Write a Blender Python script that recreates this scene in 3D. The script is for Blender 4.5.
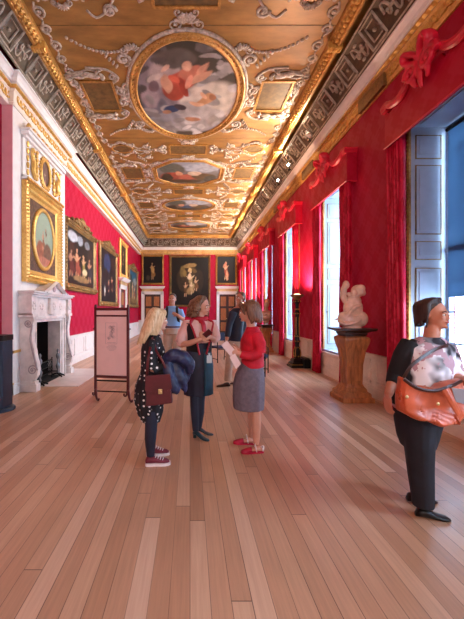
import bpy, math, random
from mathutils import Vector, Matrix, noise
PI = math.pi
sc = bpy.context.scene
for o in list(bpy.data.objects): bpy.data.objects.remove(o)
C = sc.collection
random.seed(4)

# ------------------------------------------------------------ camera, sky, light, exposure
EYE = 1.57
cam_d = bpy.data.cameras.new('camera'); cam = bpy.data.objects.new('camera', cam_d); C.objects.link(cam)
cam.location = (0, 0, EYE); cam.rotation_euler = (PI/2, 0, 0)
cam_d.sensor_width = 36; cam_d.lens = 330/619*36
cam_d.shift_x = 42/619; cam_d.shift_y = 1.5/619
cam_d.clip_start = .05
sc.camera = cam
w = bpy.data.worlds.new('sky'); sc.world = w; w.use_nodes = True
bg = w.node_tree.nodes['Background']; bg.inputs[0].default_value = (.60, .78, 1, 1); bg.inputs[1].default_value = 15
sc.view_settings.view_transform = 'Standard'; sc.view_settings.look = 'None'
sc.view_settings.gamma = 1; sc.view_settings.use_curve_mapping = False
sc.view_settings.exposure = 0.5
WALL_L, WALL_R, BREAST, FAR, NEAR = -3.5, 3.38, -3.3, 22.45, -5.6
WC = [4.4+3.25*i for i in range(-3, 6)]          # window centres along the right wall
def light(kind, name, loc, energy, color=(1,1,1), target=None, **kw):
    d = bpy.data.lights.new(name, kind); d.energy = energy; d.color = color
    for k, v in kw.items(): setattr(d, k, v)
    o = bpy.data.objects.new(name, d); C.objects.link(o); o.location = loc
    if target is not None:
        o.rotation_euler = (Vector(target)-Vector(loc)).to_track_quat('-Z', 'Y').to_euler()
    return o
for c in WC:
    o = light('AREA', 'window_daylight', (4.02, c, 2.52), 1, target=(-5, c, 2.52), shape='RECTANGLE', size=1.4, size_y=3.8)
    o.rotation_euler = (PI/2, 0, PI/2)
    o.data.cycles.is_portal = True
# broad warm fill light added behind the camera, stands for no real lamp
light('AREA', 'rear_fill', (-.2, -5.2, 4.2), 250, (1, .90, .84), (-.2, 6, 2.6), shape='RECTANGLE', size=6, size_y=4)

# ------------------------------------------------------------ helpers
ORG = {}
def tag(o, label=None, cat=None, group=None, kind=None):
    if label: o['label'] = label
    if cat: o['category'] = cat
    if group: o['group'] = group
    if kind: o['kind'] = kind
    return o
def thing(name, label, cat, loc=(0,0,0), group=None, kind=None):
    o = bpy.data.objects.new(name, None); C.objects.link(o); o.location = loc; o.empty_display_size = .1
    ORG[o.name] = Vector(loc)
    return tag(o, label, cat, group, kind)
def dup(root, loc, label=None, group=None):
    r = root.copy(); C.objects.link(r); r.location = loc; ORG[r.name] = Vector(loc)
    if label: r['label'] = label
    if group: r['group'] = group
    for ch in list(root.children):
        c = ch.copy(); C.objects.link(c); c.parent = r
        for g in ch.children:
            d = g.copy(); C.objects.link(d); d.parent = c
    return r
def catmull(pts, k=4):
    if len(pts) < 3 or k < 2: return [Vector(p) for p in pts]
    P = [Vector(p) for p in pts]; out = []
    for i in range(len(P)-1):
        a = P[max(i-1,0)]; b = P[i]; c = P[i+1]; d = P[min(i+2, len(P)-1)]
        for j in range(k):
            t = j/k
            out.append(.5*((2*b)+(c-a)*t+(2*a-5*b+4*c-d)*t*t+(3*b-a-3*c+d)*t**3))
    out.append(P[-1]); return out
def lerpl(vals, n):
    m = len(vals)-1; out = []
    for i in range(n):
        t = i*m/(n-1); j = min(int(t), m-1); f = t-j
        a, b = vals[j], vals[j+1]
        if isinstance(a, (tuple, list)): out.append(tuple(x+(y-x)*f for x, y in zip(a, b)))
        else: out.append(a+(b-a)*f)
    return out
class MB:
    def __init__(s): s.v = []; s.f = []; s.c = []
    def add(s, vs, fs):
        n = len(s.v); s.v += [Vector(v) for v in vs]; s.f += [tuple(i+n for i in f) for f in fs]; return s
    def box(s, x0, x1, y0, y1, z0, z1, M=None):
        vs = [(x0,y0,z0),(x1,y0,z0),(x1,y1,z0),(x0,y1,z0),(x0,y0,z1),(x1,y0,z1),(x1,y1,z1),(x0,y1,z1)]
        if M is not None: vs = [M @ Vector(v) for v in vs]
        return s.add(vs, [(3,2,1,0),(4,5,6,7),(0,1,5,4),(1,2,6,5),(2,3,7,6),(3,0,4,7)])
    def loft(s, rings, cap=True, closed=False):
        n = len(rings[0]); vs = [p for r in rings for p in r]; fs = []
        m = len(rings)
        for i in range(m if closed else m-1):
            for j in range(n):
                a = i*n+j; b = i*n+(j+1) % n; i2 = (i+1) % m
                fs.append((a, b, i2*n+(j+1) % n, i2*n+j))
        if cap and not closed: fs.append(tuple(range(n))[::-1]); fs.append(tuple(range((m-1)*n, m*n)))
        return s.add(vs, fs)
    def tube(s, pts, r, n=8, k=1, up=None, cap=True):
        P = catmull(pts, k) if k > 1 else [Vector(p) for p in pts]
        if not isinstance(r, (list,)): r = [r, r]
        R = lerpl(r, len(P)); rings = []; ref = Vector(up) if up else None
        for i, p in enumerate(P):
            t = (P[min(i+1, len(P)-1)]-P[max(i-1, 0)])
            if t.length < 1e-9: t = Vector((0,0,1))
            t.normalize()
            if up is None:
                if ref is None: ref = Vector((0,0,1)) if abs(t.z) < .9 else Vector((1,0,0))
                a = ref-t*ref.dot(t)
                if a.length < 1e-4: a = t.orthogonal()
                a.normalize(); ref = a
            else:
                a = ref-t*ref.dot(t)
                if a.length < 1e-4: a = t.orthogonal()
                a.normalize()
            b = t.cross(a); rr = R[i]
            ra, rb = rr if isinstance(rr, tuple) else (rr, rr)
            rings.append([p+a*ra*math.cos(2*PI*j/n)+b*rb*math.sin(2*PI*j/n) for j in range(n)])
        return s.loft(rings, cap)
    def ell(s, c, r, M=None, nu=12, nv=8):
        c = Vector(c); M = M or Matrix.Identity(3)
        if isinstance(r, (int, float)): r = (r, r, r)
        vs = [c+M@Vector((0,0,-r[2]))]
        for i in range(1, nv):
            th = -PI/2+PI*i/nv
            for j in range(nu):
                ph = 2*PI*j/nu
                vs.append(c+M@Vector((r[0]*math.cos(th)*math.cos(ph), r[1]*math.cos(th)*math.sin(ph), r[2]*math.sin(th))))
        vs.append(c+M@Vector((0,0,r[2]))); fs = []
        for j in range(nu): fs.append((0, 1+(j+1) % nu, 1+j))
        for i in range(nv-2):
            for j in range(nu):
                a = 1+i*nu+j; b = 1+i*nu+(j+1) % nu
                fs.append((a, b, b+nu, a+nu))
        l = len(vs)-1; o = 1+(nv-2)*nu
        for j in range(nu): fs.append((o+j, o+(j+1) % nu, l))
        return s.add(vs, fs)
    def lathe(s, prof, c=(0,0,0), n=24, sq=False):
        c = Vector(c); rings = []
        for r, z in prof:
            if sq: rings.append([c+Vector((r*x, r*y, z)) for x, y in ((-1,-1),(1,-1),(1,1),(-1,1))])
            else: rings.append([c+Vector((r*math.cos(2*PI*j/n), r*math.sin(2*PI*j/n), z)) for j in range(n)])
        return s.loft(rings)
    def prism(s, poly, fn, d0, d1):
        return s.loft([[fn(a, b, d0) for a, b in poly], [fn(a, b, d1) for a, b in poly]])
    def build(s, name, mat, parent=None, smooth=False, remesh=None, org=None, bevel=None, relax=6, kind=None, label=None, fold=None):
        o0 = ORG.get(parent.name, Vector()) if parent else (Vector(org) if org is not None else Vector())
        me = bpy.data.meshes.new(name)
        me.from_pydata([v-o0 for v in s.v], [], s.f); me.validate(); me.update()
        if s.c:
            at = me.color_attributes.new('paint', 'FLOAT_COLOR', 'POINT')
            for i, c in enumerate(s.c): at.data[i].color = (c[0], c[1], c[2], 1)
        o = bpy.data.objects.new(name, me); C.objects.link(o)
        if not (s.c):
            import bmesh
            bm = bmesh.new(); bm.from_mesh(me); bmesh.ops.recalc_face_normals(bm, faces=bm.faces); bm.to_mesh(me); bm.free()
        if remesh:
            m = o.modifiers.new('r', 'REMESH'); m.mode = 'VOXEL'; m.voxel_size = remesh; m.adaptivity = 0
            if relax:
                q = o.modifiers.new('s', 'SMOOTH'); q.factor = .5; q.iterations = relax
            dg = bpy.context.evaluated_depsgraph_get(); dg.update()
            nm = bpy.data.meshes.new_from_object(o.evaluated_get(dg)); o.modifiers.clear(); o.data = nm; smooth = True
            nm.name = name
        if fold: fold(o.data, o0)
        if bevel:
            m = o.modifiers.new('b', 'BEVEL'); m.width = bevel; m.segments = 2; m.limit_method = 'ANGLE'
        for p in o.data.polygons: p.use_smooth = smooth
        o.data.materials.clear(); o.data.materials.append(mat)
        if parent: o.parent = parent; ORG[o.name] = o0
        else: o.location = o0; ORG[o.name] = o0
        if kind: o['kind'] = kind
        if label: o['label'] = label
        return o
def single(name, mb, mat, label, cat, group=None, **kw):
    xs = [v.x for v in mb.v]; ys = [v.y for v in mb.v]; zs = [v.z for v in mb.v]
    org = ((min(xs)+max(xs))/2, (min(ys)+max(ys))/2, min(zs))
    return tag(mb.build(name, mat, None, org=org, **kw), label, cat, group)
def struct(name, mb, mat, parent=None, **kw):
    o = mb.build(name, mat, parent, **kw)
    if parent is None: o['kind'] = 'structure'
    return o
# ------------------------------------------------------------ materials
def lin(h):
    h = h.lstrip('#'); r = [int(h[i:i+2], 16)/255 for i in (0, 2, 4)]
    return tuple(c/12.92 if c <= .04045 else ((c+.055)/1.055)**2.4 for c in r)
class NT:
    def __init__(s, name):
        s.m = bpy.data.materials.new(name); s.m.use_nodes = True; s.t = s.m.node_tree; s.n = s.t.nodes
        s.b = s.n['Principled BSDF']; s.out = s.n['Material Output']
    def node(s, kind, **kw):
        nd = s.n.new(kind)
        for k, v in kw.items():
            setattr(nd, k, v)
        return nd
    def link(s, a, b): s.t.links.new(a, b)
    def put(s, inp, v):
        if isinstance(v, bpy.types.NodeSocket): s.link(v, inp)
        elif v is not None: inp.default_value = v
    def math(s, op, a, b=None, c=None):
        nd = s.node('ShaderNodeMath', operation=op)
        s.put(nd.inputs[0], a)
        if b is not None: s.put(nd.inputs[1], b)
        if c is not None: s.put(nd.inputs[2], c)
        return nd.outputs[0]
    def coord(s, which='Object'): return s.node('ShaderNodeTexCoord').outputs[which]
    def xyz(s, v):
        nd = s.node('ShaderNodeSeparateXYZ'); s.link(v, nd.inputs[0]); return nd.outputs
    def comb(s, x, y, z):
        nd = s.node('ShaderNodeCombineXYZ'); s.put(nd.inputs[0], x); s.put(nd.inputs[1], y); s.put(nd.inputs[2], z); return nd.outputs[0]
    def noise(s, v, scale, detail=3, rough=.5, out='Fac'):
        nd = s.node('ShaderNodeTexNoise'); s.link(v, nd.inputs['Vector']); nd.inputs['Scale'].default_value = scale
        nd.inputs['Detail'].default_value = detail; nd.inputs['Roughness'].default_value = rough; return nd.outputs[out]
    def ramp(s, f, stops):
        nd = s.node('ShaderNodeValToRGB'); s.link(f, nd.inputs[0]); e = nd.color_ramp.elements
        while len(e) > 1: e.remove(e[-1])
        e[0].position = stops[0][0]; e[0].color = (*stops[0][1], 1)
        for p, c in stops[1:]:
            q = e.new(p); q.color = (*c, 1)
        return nd.outputs[0]
    def mix(s, f, a, b, mode='MIX'):
        nd = s.node('ShaderNodeMix', data_type='RGBA', blend_type=mode)
        s.put(nd.inputs[0], f)
        for i, v in ((6, a), (7, b)):
            if isinstance(v, tuple): v = (*v, 1)
            s.put(nd.inputs[i], v)
        return nd.outputs[2]
    def bump(s, h, strength=.3, dist=.01):
        nd = s.node('ShaderNodeBump'); s.link(h, nd.inputs['Height']); nd.inputs['Strength'].default_value = strength
        nd.inputs['Distance'].default_value = dist; s.link(nd.outputs[0], s.b.inputs['Normal'])
def mat(name, col, rough=.6, metal=0, var=.12, scale=6, bump=0, bscale=40, spec=.5, sheen=0, stretch=None):
    t = NT(name); c = lin(col); co = t.coord()
    if stretch:
        mp = t.node('ShaderNodeMapping'); t.link(co, mp.inputs[0]); mp.inputs['Scale'].default_value = stretch; co = mp.outputs[0]
    n = t.noise(co, scale, 4, .6)
    a = tuple(max(0, x*(1-var*2)) for x in c); b = tuple(min(1, x*(1+var*2)) for x in c)
    t.link(t.ramp(n, [(.3, a), (.7, b)]), t.b.inputs['Base Color'])
    t.b.inputs['Roughness'].default_value = rough; t.b.inputs['Metallic'].default_value = metal
    t.b.inputs['Specular IOR Level'].default_value = spec
    if sheen: t.b.inputs['Sheen Weight'].default_value = sheen
    if bump: t.bump(t.noise(co, bscale, 3), bump, .01)
    return t.m
def m_damask(name, dark, lightc, rough=.55, axis=None):
    t = NT(name); x, y, z = t.xyz(t.coord())
    u = t.math('ADD', x, y)
    if axis == 'curtain': u = t.math('MULTIPLY', u, 1.6)
    a = t.math('COSINE', t.math('MULTIPLY', u, 2*PI/.46)); b = t.math('COSINE', t.math('MULTIPLY', z, 2*PI/.62))
    c = t.math('COSINE', t.math('ADD', t.math('MULTIPLY', u, 2*PI/.153), t.math('MULTIPLY', b, 1.8)))
    d = t.math('COSINE', t.math('MULTIPLY', z, 2*PI/.155))
    v = t.math('ADD', t.math('MULTIPLY', a, b), t.math('MULTIPLY', t.math('MULTIPLY', c, d), .55))
    n = t.noise(t.coord(), 9, 2)
    v = t.math('ADD', v, t.math('MULTIPLY', t.math('SUBTRACT', n, .5), .5))
    f = t.math('SMOOTH_MAX', t.math('MINIMUM', t.math('MULTIPLY_ADD', v, 1.6, .5), 1), 0, .1)
    t.link(t.mix(f, lin(dark), lin(lightc)), t.b.inputs['Base Color'])
    t.put(t.b.inputs['Roughness'], t.math('MULTIPLY_ADD', f, -.14, rough+.08))
    t.b.inputs['Specular IOR Level'].default_value = .22
    return t.m
def m_floor():
    t = NT('oak_boards'); x, y, z = t.xyz(t.coord()); W = .112; L = 3.3
    u = t.math('DIVIDE', x, W); row = t.math('FLOOR', u); fu = t.math('FRACT', u)
    wn = t.node('ShaderNodeTexWhiteNoise', noise_dimensions='1D'); t.link(row, wn.inputs['W'])
    v = t.math('ADD', t.math('DIVIDE', y, L), t.math('MULTIPLY', wn.outputs[0], 7.3)); seg = t.math('FLOOR', v); fv = t.math('FRACT', v)
    w2 = t.node('ShaderNodeTexWhiteNoise', noise_dimensions='2D'); t.link(t.comb(row, seg, 0), w2.inputs['Vector'])
    base = t.ramp(w2.outputs[0], [(0, lin('#a87b5d')), (.3, lin('#b48667')), (.7, lin('#bd9071')), (.9, lin('#c69b7c')), (1, lin('#d3ac90'))])
    mp = t.node('ShaderNodeMapping'); t.link(t.comb(x, y, w2.outputs[0]), mp.inputs[0]); mp.inputs['Scale'].default_value = (55, 2.2, 9)
    g = t.noise(mp.outputs[0], 1, 6, .65)
    col = t.mix(.28, base, t.ramp(g, [(.25, (.28,.28,.28)), (.75, (.85,.85,.85))]), 'OVERLAY')
    big = t.noise(t.coord(), .9, 3)
    col = t.mix(.25, col, t.ramp(big, [(.3, (.3,.3,.3)), (.7, (.7,.7,.7))]), 'OVERLAY')
    vo = t.node('ShaderNodeTexVoronoi'); mp2 = t.node('ShaderNodeMapping'); t.link(t.coord(), mp2.inputs[0]); mp2.inputs['Scale'].default_value = (2.4, .8, 1)
    t.link(mp2.outputs[0], vo.inputs['Vector']); vo.inputs['Scale'].default_value = 1
    knot = t.math('LESS_THAN', vo.outputs['Distance'], .035)
    col = t.mix(t.math('MULTIPLY', knot, .6), col, lin('#4a2b1e'))
    ed = t.math('MINIMUM', fu, t.math('SUBTRACT', 1, fu))
    wv = t.math('MULTIPLY_ADD', wn.outputs[0], .016, .007)
    e1 = t.math('LESS_THAN', ed, wv)
    e2 = t.math('LESS_THAN', fv, .0018)
    gap = t.math('MAXIMUM', e1, e2)
    col = t.mix(t.math('MULTIPLY', gap, .8), col, lin('#2c1812'))
    t.link(col, t.b.inputs['Base Color'])
    t.put(t.b.inputs['Roughness'], t.math('MULTIPLY_ADD', g, .2, .24))
    t.b.inputs['Specular IOR Level'].default_value = .5
    t.bump(t.math('SUBTRACT', t.math('MULTIPLY', g, .15), gap), .35, .003)
    return t.m
def m_paint():
    t = NT('oil_paint'); a = t.node('ShaderNodeVertexColor', layer_name='paint')
    n = t.noise(t.coord(), 30, 4)
    t.link(t.mix(.2, a.outputs[0], t.ramp(n, [(.3, (.35,.35,.35)), (.7, (.65,.65,.65))]), 'OVERLAY'), t.b.inputs['Base Color'])
    t.b.inputs['Roughness'].default_value = .5; t.b.inputs['Specular IOR Level'].default_value = .25
    return t.m
def m_glass():
    t = NT('window_glass'); t.n.remove(t.b)
    tr = t.node('ShaderNodeBsdfTransparent'); tr.inputs[0].default_value = (.93, .97, 1, 1); gl = t.node('ShaderNodeBsdfGlossy'); gl.inputs['Roughness'].default_value = .03
    mx = t.node('ShaderNodeMixShader'); mx.inputs[0].default_value = .06
    t.link(tr.outputs[0], mx.inputs[1]); t.link(gl.outputs[0], mx.inputs[2]); t.link(mx.outputs[0], t.out.inputs[0]); return t.m
def m_blind():
    t = NT('blue_blind'); t.n.remove(t.b)
    tr = t.node('ShaderNodeBsdfTranslucent'); tr.inputs[0].default_value = (.16, .24, .32, 1); gl = t.node('ShaderNodeBsdfDiffuse'); gl.inputs[0].default_value = (.1, .17, .3, 1)
    mx = t.node('ShaderNodeMixShader'); n = t.noise(t.coord(), 3); t.put(mx.inputs[0], t.math('MULTIPLY_ADD', n, .2, .4))
    t.link(tr.outputs[0], mx.inputs[1]); t.link(gl.outputs[0], mx.inputs[2]); t.link(mx.outputs[0], t.out.inputs[0]); return t.m
def m_emit(name, col, st):
    t = NT(name); t.b.inputs['Base Color'].default_value = (*col, 1); t.b.inputs['Emission Color'].default_value = (*col, 1); t.b.inputs['Emission Strength'].default_value = st; return t.m
def m_gilt(name, hi, lo, rough=.38, metal=.75, scale=22):
    t = NT(name); co = t.coord(); n = t.noise(co, scale, 5, .7); n2 = t.noise(co, 2.5, 2)
    f = t.math('MULTIPLY_ADD', n2, .5, t.math('MULTIPLY', n, .6))
    t.link(t.ramp(f, [(.35, lin(lo)), (.72, lin(hi))]), t.b.inputs['Base Color'])
    t.b.inputs['Metallic'].default_value = metal; t.b.inputs['Roughness'].default_value = rough; t.bump(n, .35, .01); return t.m
def m_dots(name, base, dot, scale=24, r=.27):
    t = NT(name); v = t.node('ShaderNodeTexVoronoi'); t.link(t.coord(), v.inputs['Vector']); v.inputs['Scale'].default_value = scale; v.inputs['Randomness'].default_value = .55
    f = t.math('LESS_THAN', v.outputs['Distance'], r)
    t.link(t.mix(f, lin(base), lin(dot)), t.b.inputs['Base Color']); t.b.inputs['Roughness'].default_value = .75; return t.m
def m_hair(name, a, b):
    t = NT(name); mp = t.node('ShaderNodeMapping'); t.link(t.coord(), mp.inputs[0]); mp.inputs['Scale'].default_value = (90, 90, 9)
    n = t.noise(mp.outputs[0], 1, 4, .6); t.link(t.ramp(n, [(.3, lin(a)), (.7, lin(b))]), t.b.inputs['Base Color'])
    t.b.inputs['Roughness'].default_value = .5; t.bump(n, .5, .01); return t.m
def m_damaskprint(name):
    t = NT(name); x, y, z = t.xyz(t.coord())
    n = t.noise(t.coord(), 9, 3, .6)
    f = t.math('MULTIPLY', t.math('GREATER_THAN', n, .47), 1)
    n2 = t.noise(t.coord(), 5, 2)
    c = t.mix(f, lin('#b9949c'), t.ramp(n2, [(.45, lin('#241c24')), (.58, lin('#f2f0f4'))]))
    t.link(c, t.b.inputs['Base Color']); t.b.inputs['Roughness'].default_value = .8; return t.m
M = dict(
 floor=m_floor(), paint=m_paint(), glass=m_glass(), blind=m_blind(),
 damask=m_damask('red_damask', '#a8052f', '#ad0937', .6), curtain=m_damask('red_curtain', '#b3082c', '#cc1a3e', .45, 'curtain'),
 valance=m_damask('valance_cloth', '#b3062c', '#b80f35', .5), velvet=mat('red_velvet', '#cf1838', .38, var=.08), gold=m_gilt('gilding', '#dba85a', '#7a4f20', .42, .4), goldb=m_gilt('bright_gilding', '#f0c470', '#b98436', .38, .4),
 goldp=m_gilt('pale_gilding', '#e6c795', '#a87c45', .5, .35), oldgold=m_gilt('old_gilding', '#a8834c', '#4d351b', .45, .4),
 white=mat('white_paint', '#e6e0dc', .5, var=.03), cream=mat('cream_paint', '#ecdccb', .5, var=.04), pinkpaint=mat('dusty_pink_paint', '#d7979f', .6, var=.03), volute_shade=mat('shaded_marble', '#a8999a', .4, var=.15), bluewhite=mat('shutter_paint', '#a0abb9', .42, var=.03),
 ceil=mat('ceiling_gilt_ground', '#9a7138', .36, .1, var=.16, scale=1.6, stretch=(1,3,1)), orn=mat('painted_grisaille', '#b5a695', .6, var=.25, scale=14),
 olive=mat('olive_panel', '#6a4f26', .55, var=.2, scale=9), covebg=mat('cove_ground', '#55422f', .6, var=.2, scale=6), coveorn=mat('cove_relief', '#a39686', .6, var=.2, scale=10),
 marble=mat('white_marble', '#dcd0cb', .32, var=.09, scale=5), hearth=mat('hearth_stone', '#d9ccc8', .4, var=.06, scale=3),
 bust=mat('cream_marble', '#ecc9b4', .45, var=.1, scale=7), bust2=mat('terracotta_marble', '#c09a80', .5, var=.12, scale=7), black=mat('black_iron', '#15110f', .4, .4), soot=mat('soot', '#1c1715', .9),
 wood=mat('pedestal_oak', '#a5673a', .4, var=.22, scale=3, stretch=(8,8,1)), dwood=mat('dark_wood', '#3a2016', .35, var=.2, scale=4, stretch=(6,6,1)), mahog=mat('mahogany', '#561b1b', .3, var=.2, scale=5),
 pink=mat('pink_panel', '#ecc2ba', .6, var=.02), ink=mat('grey_ink', '#a88e8e', .7), skin=mat('skin', '#d19a82', .5, var=.05), skin2=mat('tanned_skin', '#c08064', .5, var=.05),
 eye=mat('eye_white', '#eee9e4', .3, var=.01), iris=mat('dark_iris', '#2d221c', .2), lip=mat('lips', '#b05f58', .4),
 blond=m_hair('blonde_hair', '#b08a5e', '#e6c8a0'), brown=m_hair('brown_hair', '#33190f', '#8f6342'), brown2=m_hair('chestnut_hair', '#4d2c1d', '#8a5d42'), dhair=m_hair('dark_hair', '#1c120d', '#41281c'),
 dots=m_dots('polka_dot_cloth', '#0c0e16', '#e9e4e2', 21, .25), navy=mat('navy_cloth', '#15192f', .6, var=.2), puffer=mat('navy_jacket', '#1b2244', .45, var=.25, scale=10), navy2=mat('dark_trousers', '#14151f', .8, var=.2),
 burg=mat('burgundy_leather', '#52161d', .35, var=.15, scale=8), brass=mat('brass', '#d9c08a', .3, .8), sole=mat('white_rubber', '#e8dedd', .6, var=.03), burgcloth=mat('burgundy_canvas', '#6e2433', .7),
 pinkshirt=mat('pink_shirt', '#e0b4ac', .7, var=.06), waistcoat=mat('black_waistcoat', '#0e0d12', .7), redtrim=mat('red_scarf', '#b01028', .6), teal=mat('teal_apron', '#0e3b4e', .7, var=.15), tights=mat('navy_tights', '#1a2338', .6, var=.1),
 tealshoe=mat('teal_leather', '#12333d', .3), redcard=mat('red_cardigan', '#c40d2a', .75, var=.12, scale=12, bump=.2, bscale=150), greyskirt=mat('grey_lilac_skirt', '#6d6470', .8, var=.1, scale=30), redshoe=mat('red_leather', '#b0183a', .4), paper=mat('pink_white_paper', '#e5c9c4', .6, var=.05),
 blackcard=mat('black_cardigan', '#0d0d13', .8), printshirt=m_damaskprint('printed_blouse'), orange=mat('orange_leather', '#c25c38', .38, var=.15, scale=5), blueshirt=mat('blue_polo', '#7fa6d2', .75, var=.06), beige=mat('beige_cotton', '#b59a86', .8, var=.07), backpack=mat('black_webbing', '#14141b', .7),
 bluepost=mat('dark_blue_steel', '#23364c', .35, .3, var=.1), lamp=m_emit('lamp_glass', (1, .93, .82), 30), uplamp=m_emit('uplighter_glow', (1, .62, .35), 6), card=mat('blue_white_card', '#cfe0ee', .5), grey=mat('grey_metal', '#7d7d80', .4, .6), chairseat=mat('navy_seat', '#1c2340', .7),
)
# ------------------------------------------------------------ paintings (generic compositions)
def ellblob(u, v, b):
    cx, cy, rx, ry, an, col = b; c, s = math.cos(an), math.sin(an)
    x = u-cx; y = v-cy; X = (x*c+y*s)/rx; Y = (-x*s+y*c)/ry
    d = math.sqrt(X*X+Y*Y); a = (1.08-d)/.2
    return max(0, min(1, a))
def painter(bg0, bg1, blobs, nz=.35, seed=0, ns=5):
    b0, b1 = lin(bg0), lin(bg1); bl = [(b[0], b[1], b[2], b[3], b[4], lin(b[5])) for b in blobs]
    def f(u, v):
        n = noise.fractal(Vector((u*ns+seed, v*ns, seed*.7)), 1, 2, 4)
        t = max(0, min(1, v+n*nz)); c = [b0[i]*(1-t)+b1[i]*t for i in range(3)]
        uu = u+noise.noise(Vector((u*9, v*9, seed)))*.02; vv = v+noise.noise(Vector((u*9+5, v*9, seed)))*.02
        for b in bl:
            a = ellblob(uu, vv, b)
            if a > 0:
                sh = 1+.35*noise.noise(Vector((u*16, v*16, seed+3)))
                c = [c[i]*(1-a)+b[5][i]*sh*a for i in range(3)]
        return c
    return f
def figure_blobs(x, y, s, skin='#c79a74', cloth='#7a4a2a', lean=0, rnd=random):
    return [(x, y, .07*s, .17*s, lean, cloth), (x+.05*s, y-.16*s, .1*s, .1*s, lean, cloth), (x-.02*s, y+.09*s, .05*s, .09*s, lean, skin), (x-.01*s, y+.22*s, .03*s, .042*s, 0, skin),
            (x+.07*s, y+.1*s, .07*s, .018*s, .6, skin), (x-.08*s, y+.06*s, .065*s, .017*s, -.9, skin), (x+.03*s, y-.28*s, .02*s, .08*s, .15, skin), (x-.05*s, y-.27*s, .02*s, .08*s, -.1, skin)]
def canvas_rect(fn, w, h, pt, nu=44, nv=44):
    mb = MB(); nu = max(8, nu); vs = []
    for j in range(nv+1):
        for i in range(nu+1):
            u, v = i/nu, j/nv; vs.append(fn((u-.5)*w, (v-.5)*h)); mb.c.append(pt(u, v))
    mb.add(vs, [(j*(nu+1)+i, j*(nu+1)+i+1, (j+1)*(nu+1)+i+1, (j+1)*(nu+1)+i) for j in range(nv) for i in range(nu)])
    return mb
def canvas_polar(fn, R, pt, rx, ry, nr=26, na=72):
    if rx > .9: nr, na = 64, 180
    mb = MB(); vs = [fn(0, 0)]; mb.c.append(pt(.5, .5)); fs = []
    for k in range(1, nr+1):
        for a in range(na):
            th = 2*PI*a/na; r = R(th)*k/nr; x, y = r*math.cos(th)*rx, r*math.sin(th)*ry
            vs.append(fn(x, y)); mb.c.append(pt(.5+x/rx/2, .5+y/ry/2))
    for a in range(na): fs.append((0, 1+a, 1+(a+1) % na))
    for k in range(nr-1):
        for a in range(na):
            p = 1+k*na+a; q = 1+k*na+(a+1) % na; fs.append((p, p+na, q+na, q))
    mb.add(vs, fs); return mb
def circ(th): return 1
def octa(th):
    c, s = abs(math.cos(th)), abs(math.sin(th)); return min(1/max(c, 1e-6), 1/max(s, 1e-6), 1.45/(c+s))
def quat(th):
    c, s = abs(math.cos(th)), abs(math.sin(th)); return min(1/max(c, 1e-6), 1/max(s, 1e-6))
def frame_rect(mb, fn3, w, h, prof):
    """prof: list of (inset from outer edge, height); mitred rectangular frame"""
    rings = []
    for sx, sy in ((-1,-1),(1,-1),(1,1),(-1,1)):
        rings.append([fn3(sx*(w/2-i), sy*(h/2-i), d) for i, d in prof])
    mb.loft(rings, closed=True); return mb
def frame_polar(mb, fn3, R, rx, ry, prof, na=72):
    rings = []
    for a in range(na):
        th = 2*PI*a/na; r = R(th)
        rings.append([fn3((rx+i)*r*math.cos(th), (ry+i)*r*math.sin(th), d) for i, d in prof])
    mb.loft(rings, closed=True); return mb
def beads_line(mb, p0, p1, n, r, elong=1.0):
    p0, p1 = Vector(p0), Vector(p1); d = (p1-p0).normalized(); q = d.to_track_quat('X', 'Z').to_matrix()
    for i in range(n): mb.ell(p0+(p1-p0)*((i+.5)/n), (r*elong, r, r), q, 6, 4)

# ------------------------------------------------------------ setting: floor, walls
DADO = .8; COR = 5.42; TOP = 6.47; CRN = 5.87
struct('floor', MB().box(-3.9, 4.15, NEAR, FAR+.3, -.1, 0), M['floor'])
mb = MB().box(-3.8, WALL_L, NEAR, 6.66, 0, 6.7).box(-3.8, WALL_L, 6.66, 8.1, 1.36, 6.7).box(-3.8, WALL_L, 8.1, 16.45, 0, 6.7).box(-3.8, WALL_L, 17.75, FAR+.3, 0, 6.7).box(-3.8, WALL_L, 16.45, 17.75, 2.7, 6.7)
wl = struct('wall_left', mb, M['damask'])
struct('wall_back', MB().box(-3.8, 4.15, NEAR-.3, NEAR, 0, 6.7), M['damask'])
DY = [(-3.1, -2.0), (2.0, 3.1)]                     # far doors (x ranges)
wf = struct('wall_far', MB().box(-3.5, -3.1, FAR, FAR+.3, 0, 6.7).box(-2.0, 2.0, FAR, FAR+.3, 0, 6.7).box(3.1, 3.38, FAR, FAR+.3, 0, 6.7).box(-3.1, -2.0, FAR, FAR+.3, 2.7, 6.7).box(2.0, 3.1, FAR, FAR+.3, 2.7, 6.7), M['damask'])
OH, SILL, OW = 4.42, .6, .7
mb = MB(); prev = NEAR
for c in WC:
    mb.box(WALL_R, 4.1, prev, c-OW, 0, 6.7); prev = c+OW
    mb.box(WALL_R, 4.1, c-OW, c+OW, 0, SILL).box(WALL_R, 4.1, c-OW, c+OW, OH, 6.7)
mb.box(WALL_R, 4.1, prev, FAR+.3, 0, 6.7)
struct('wall_right', mb, M['damask'])
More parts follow.
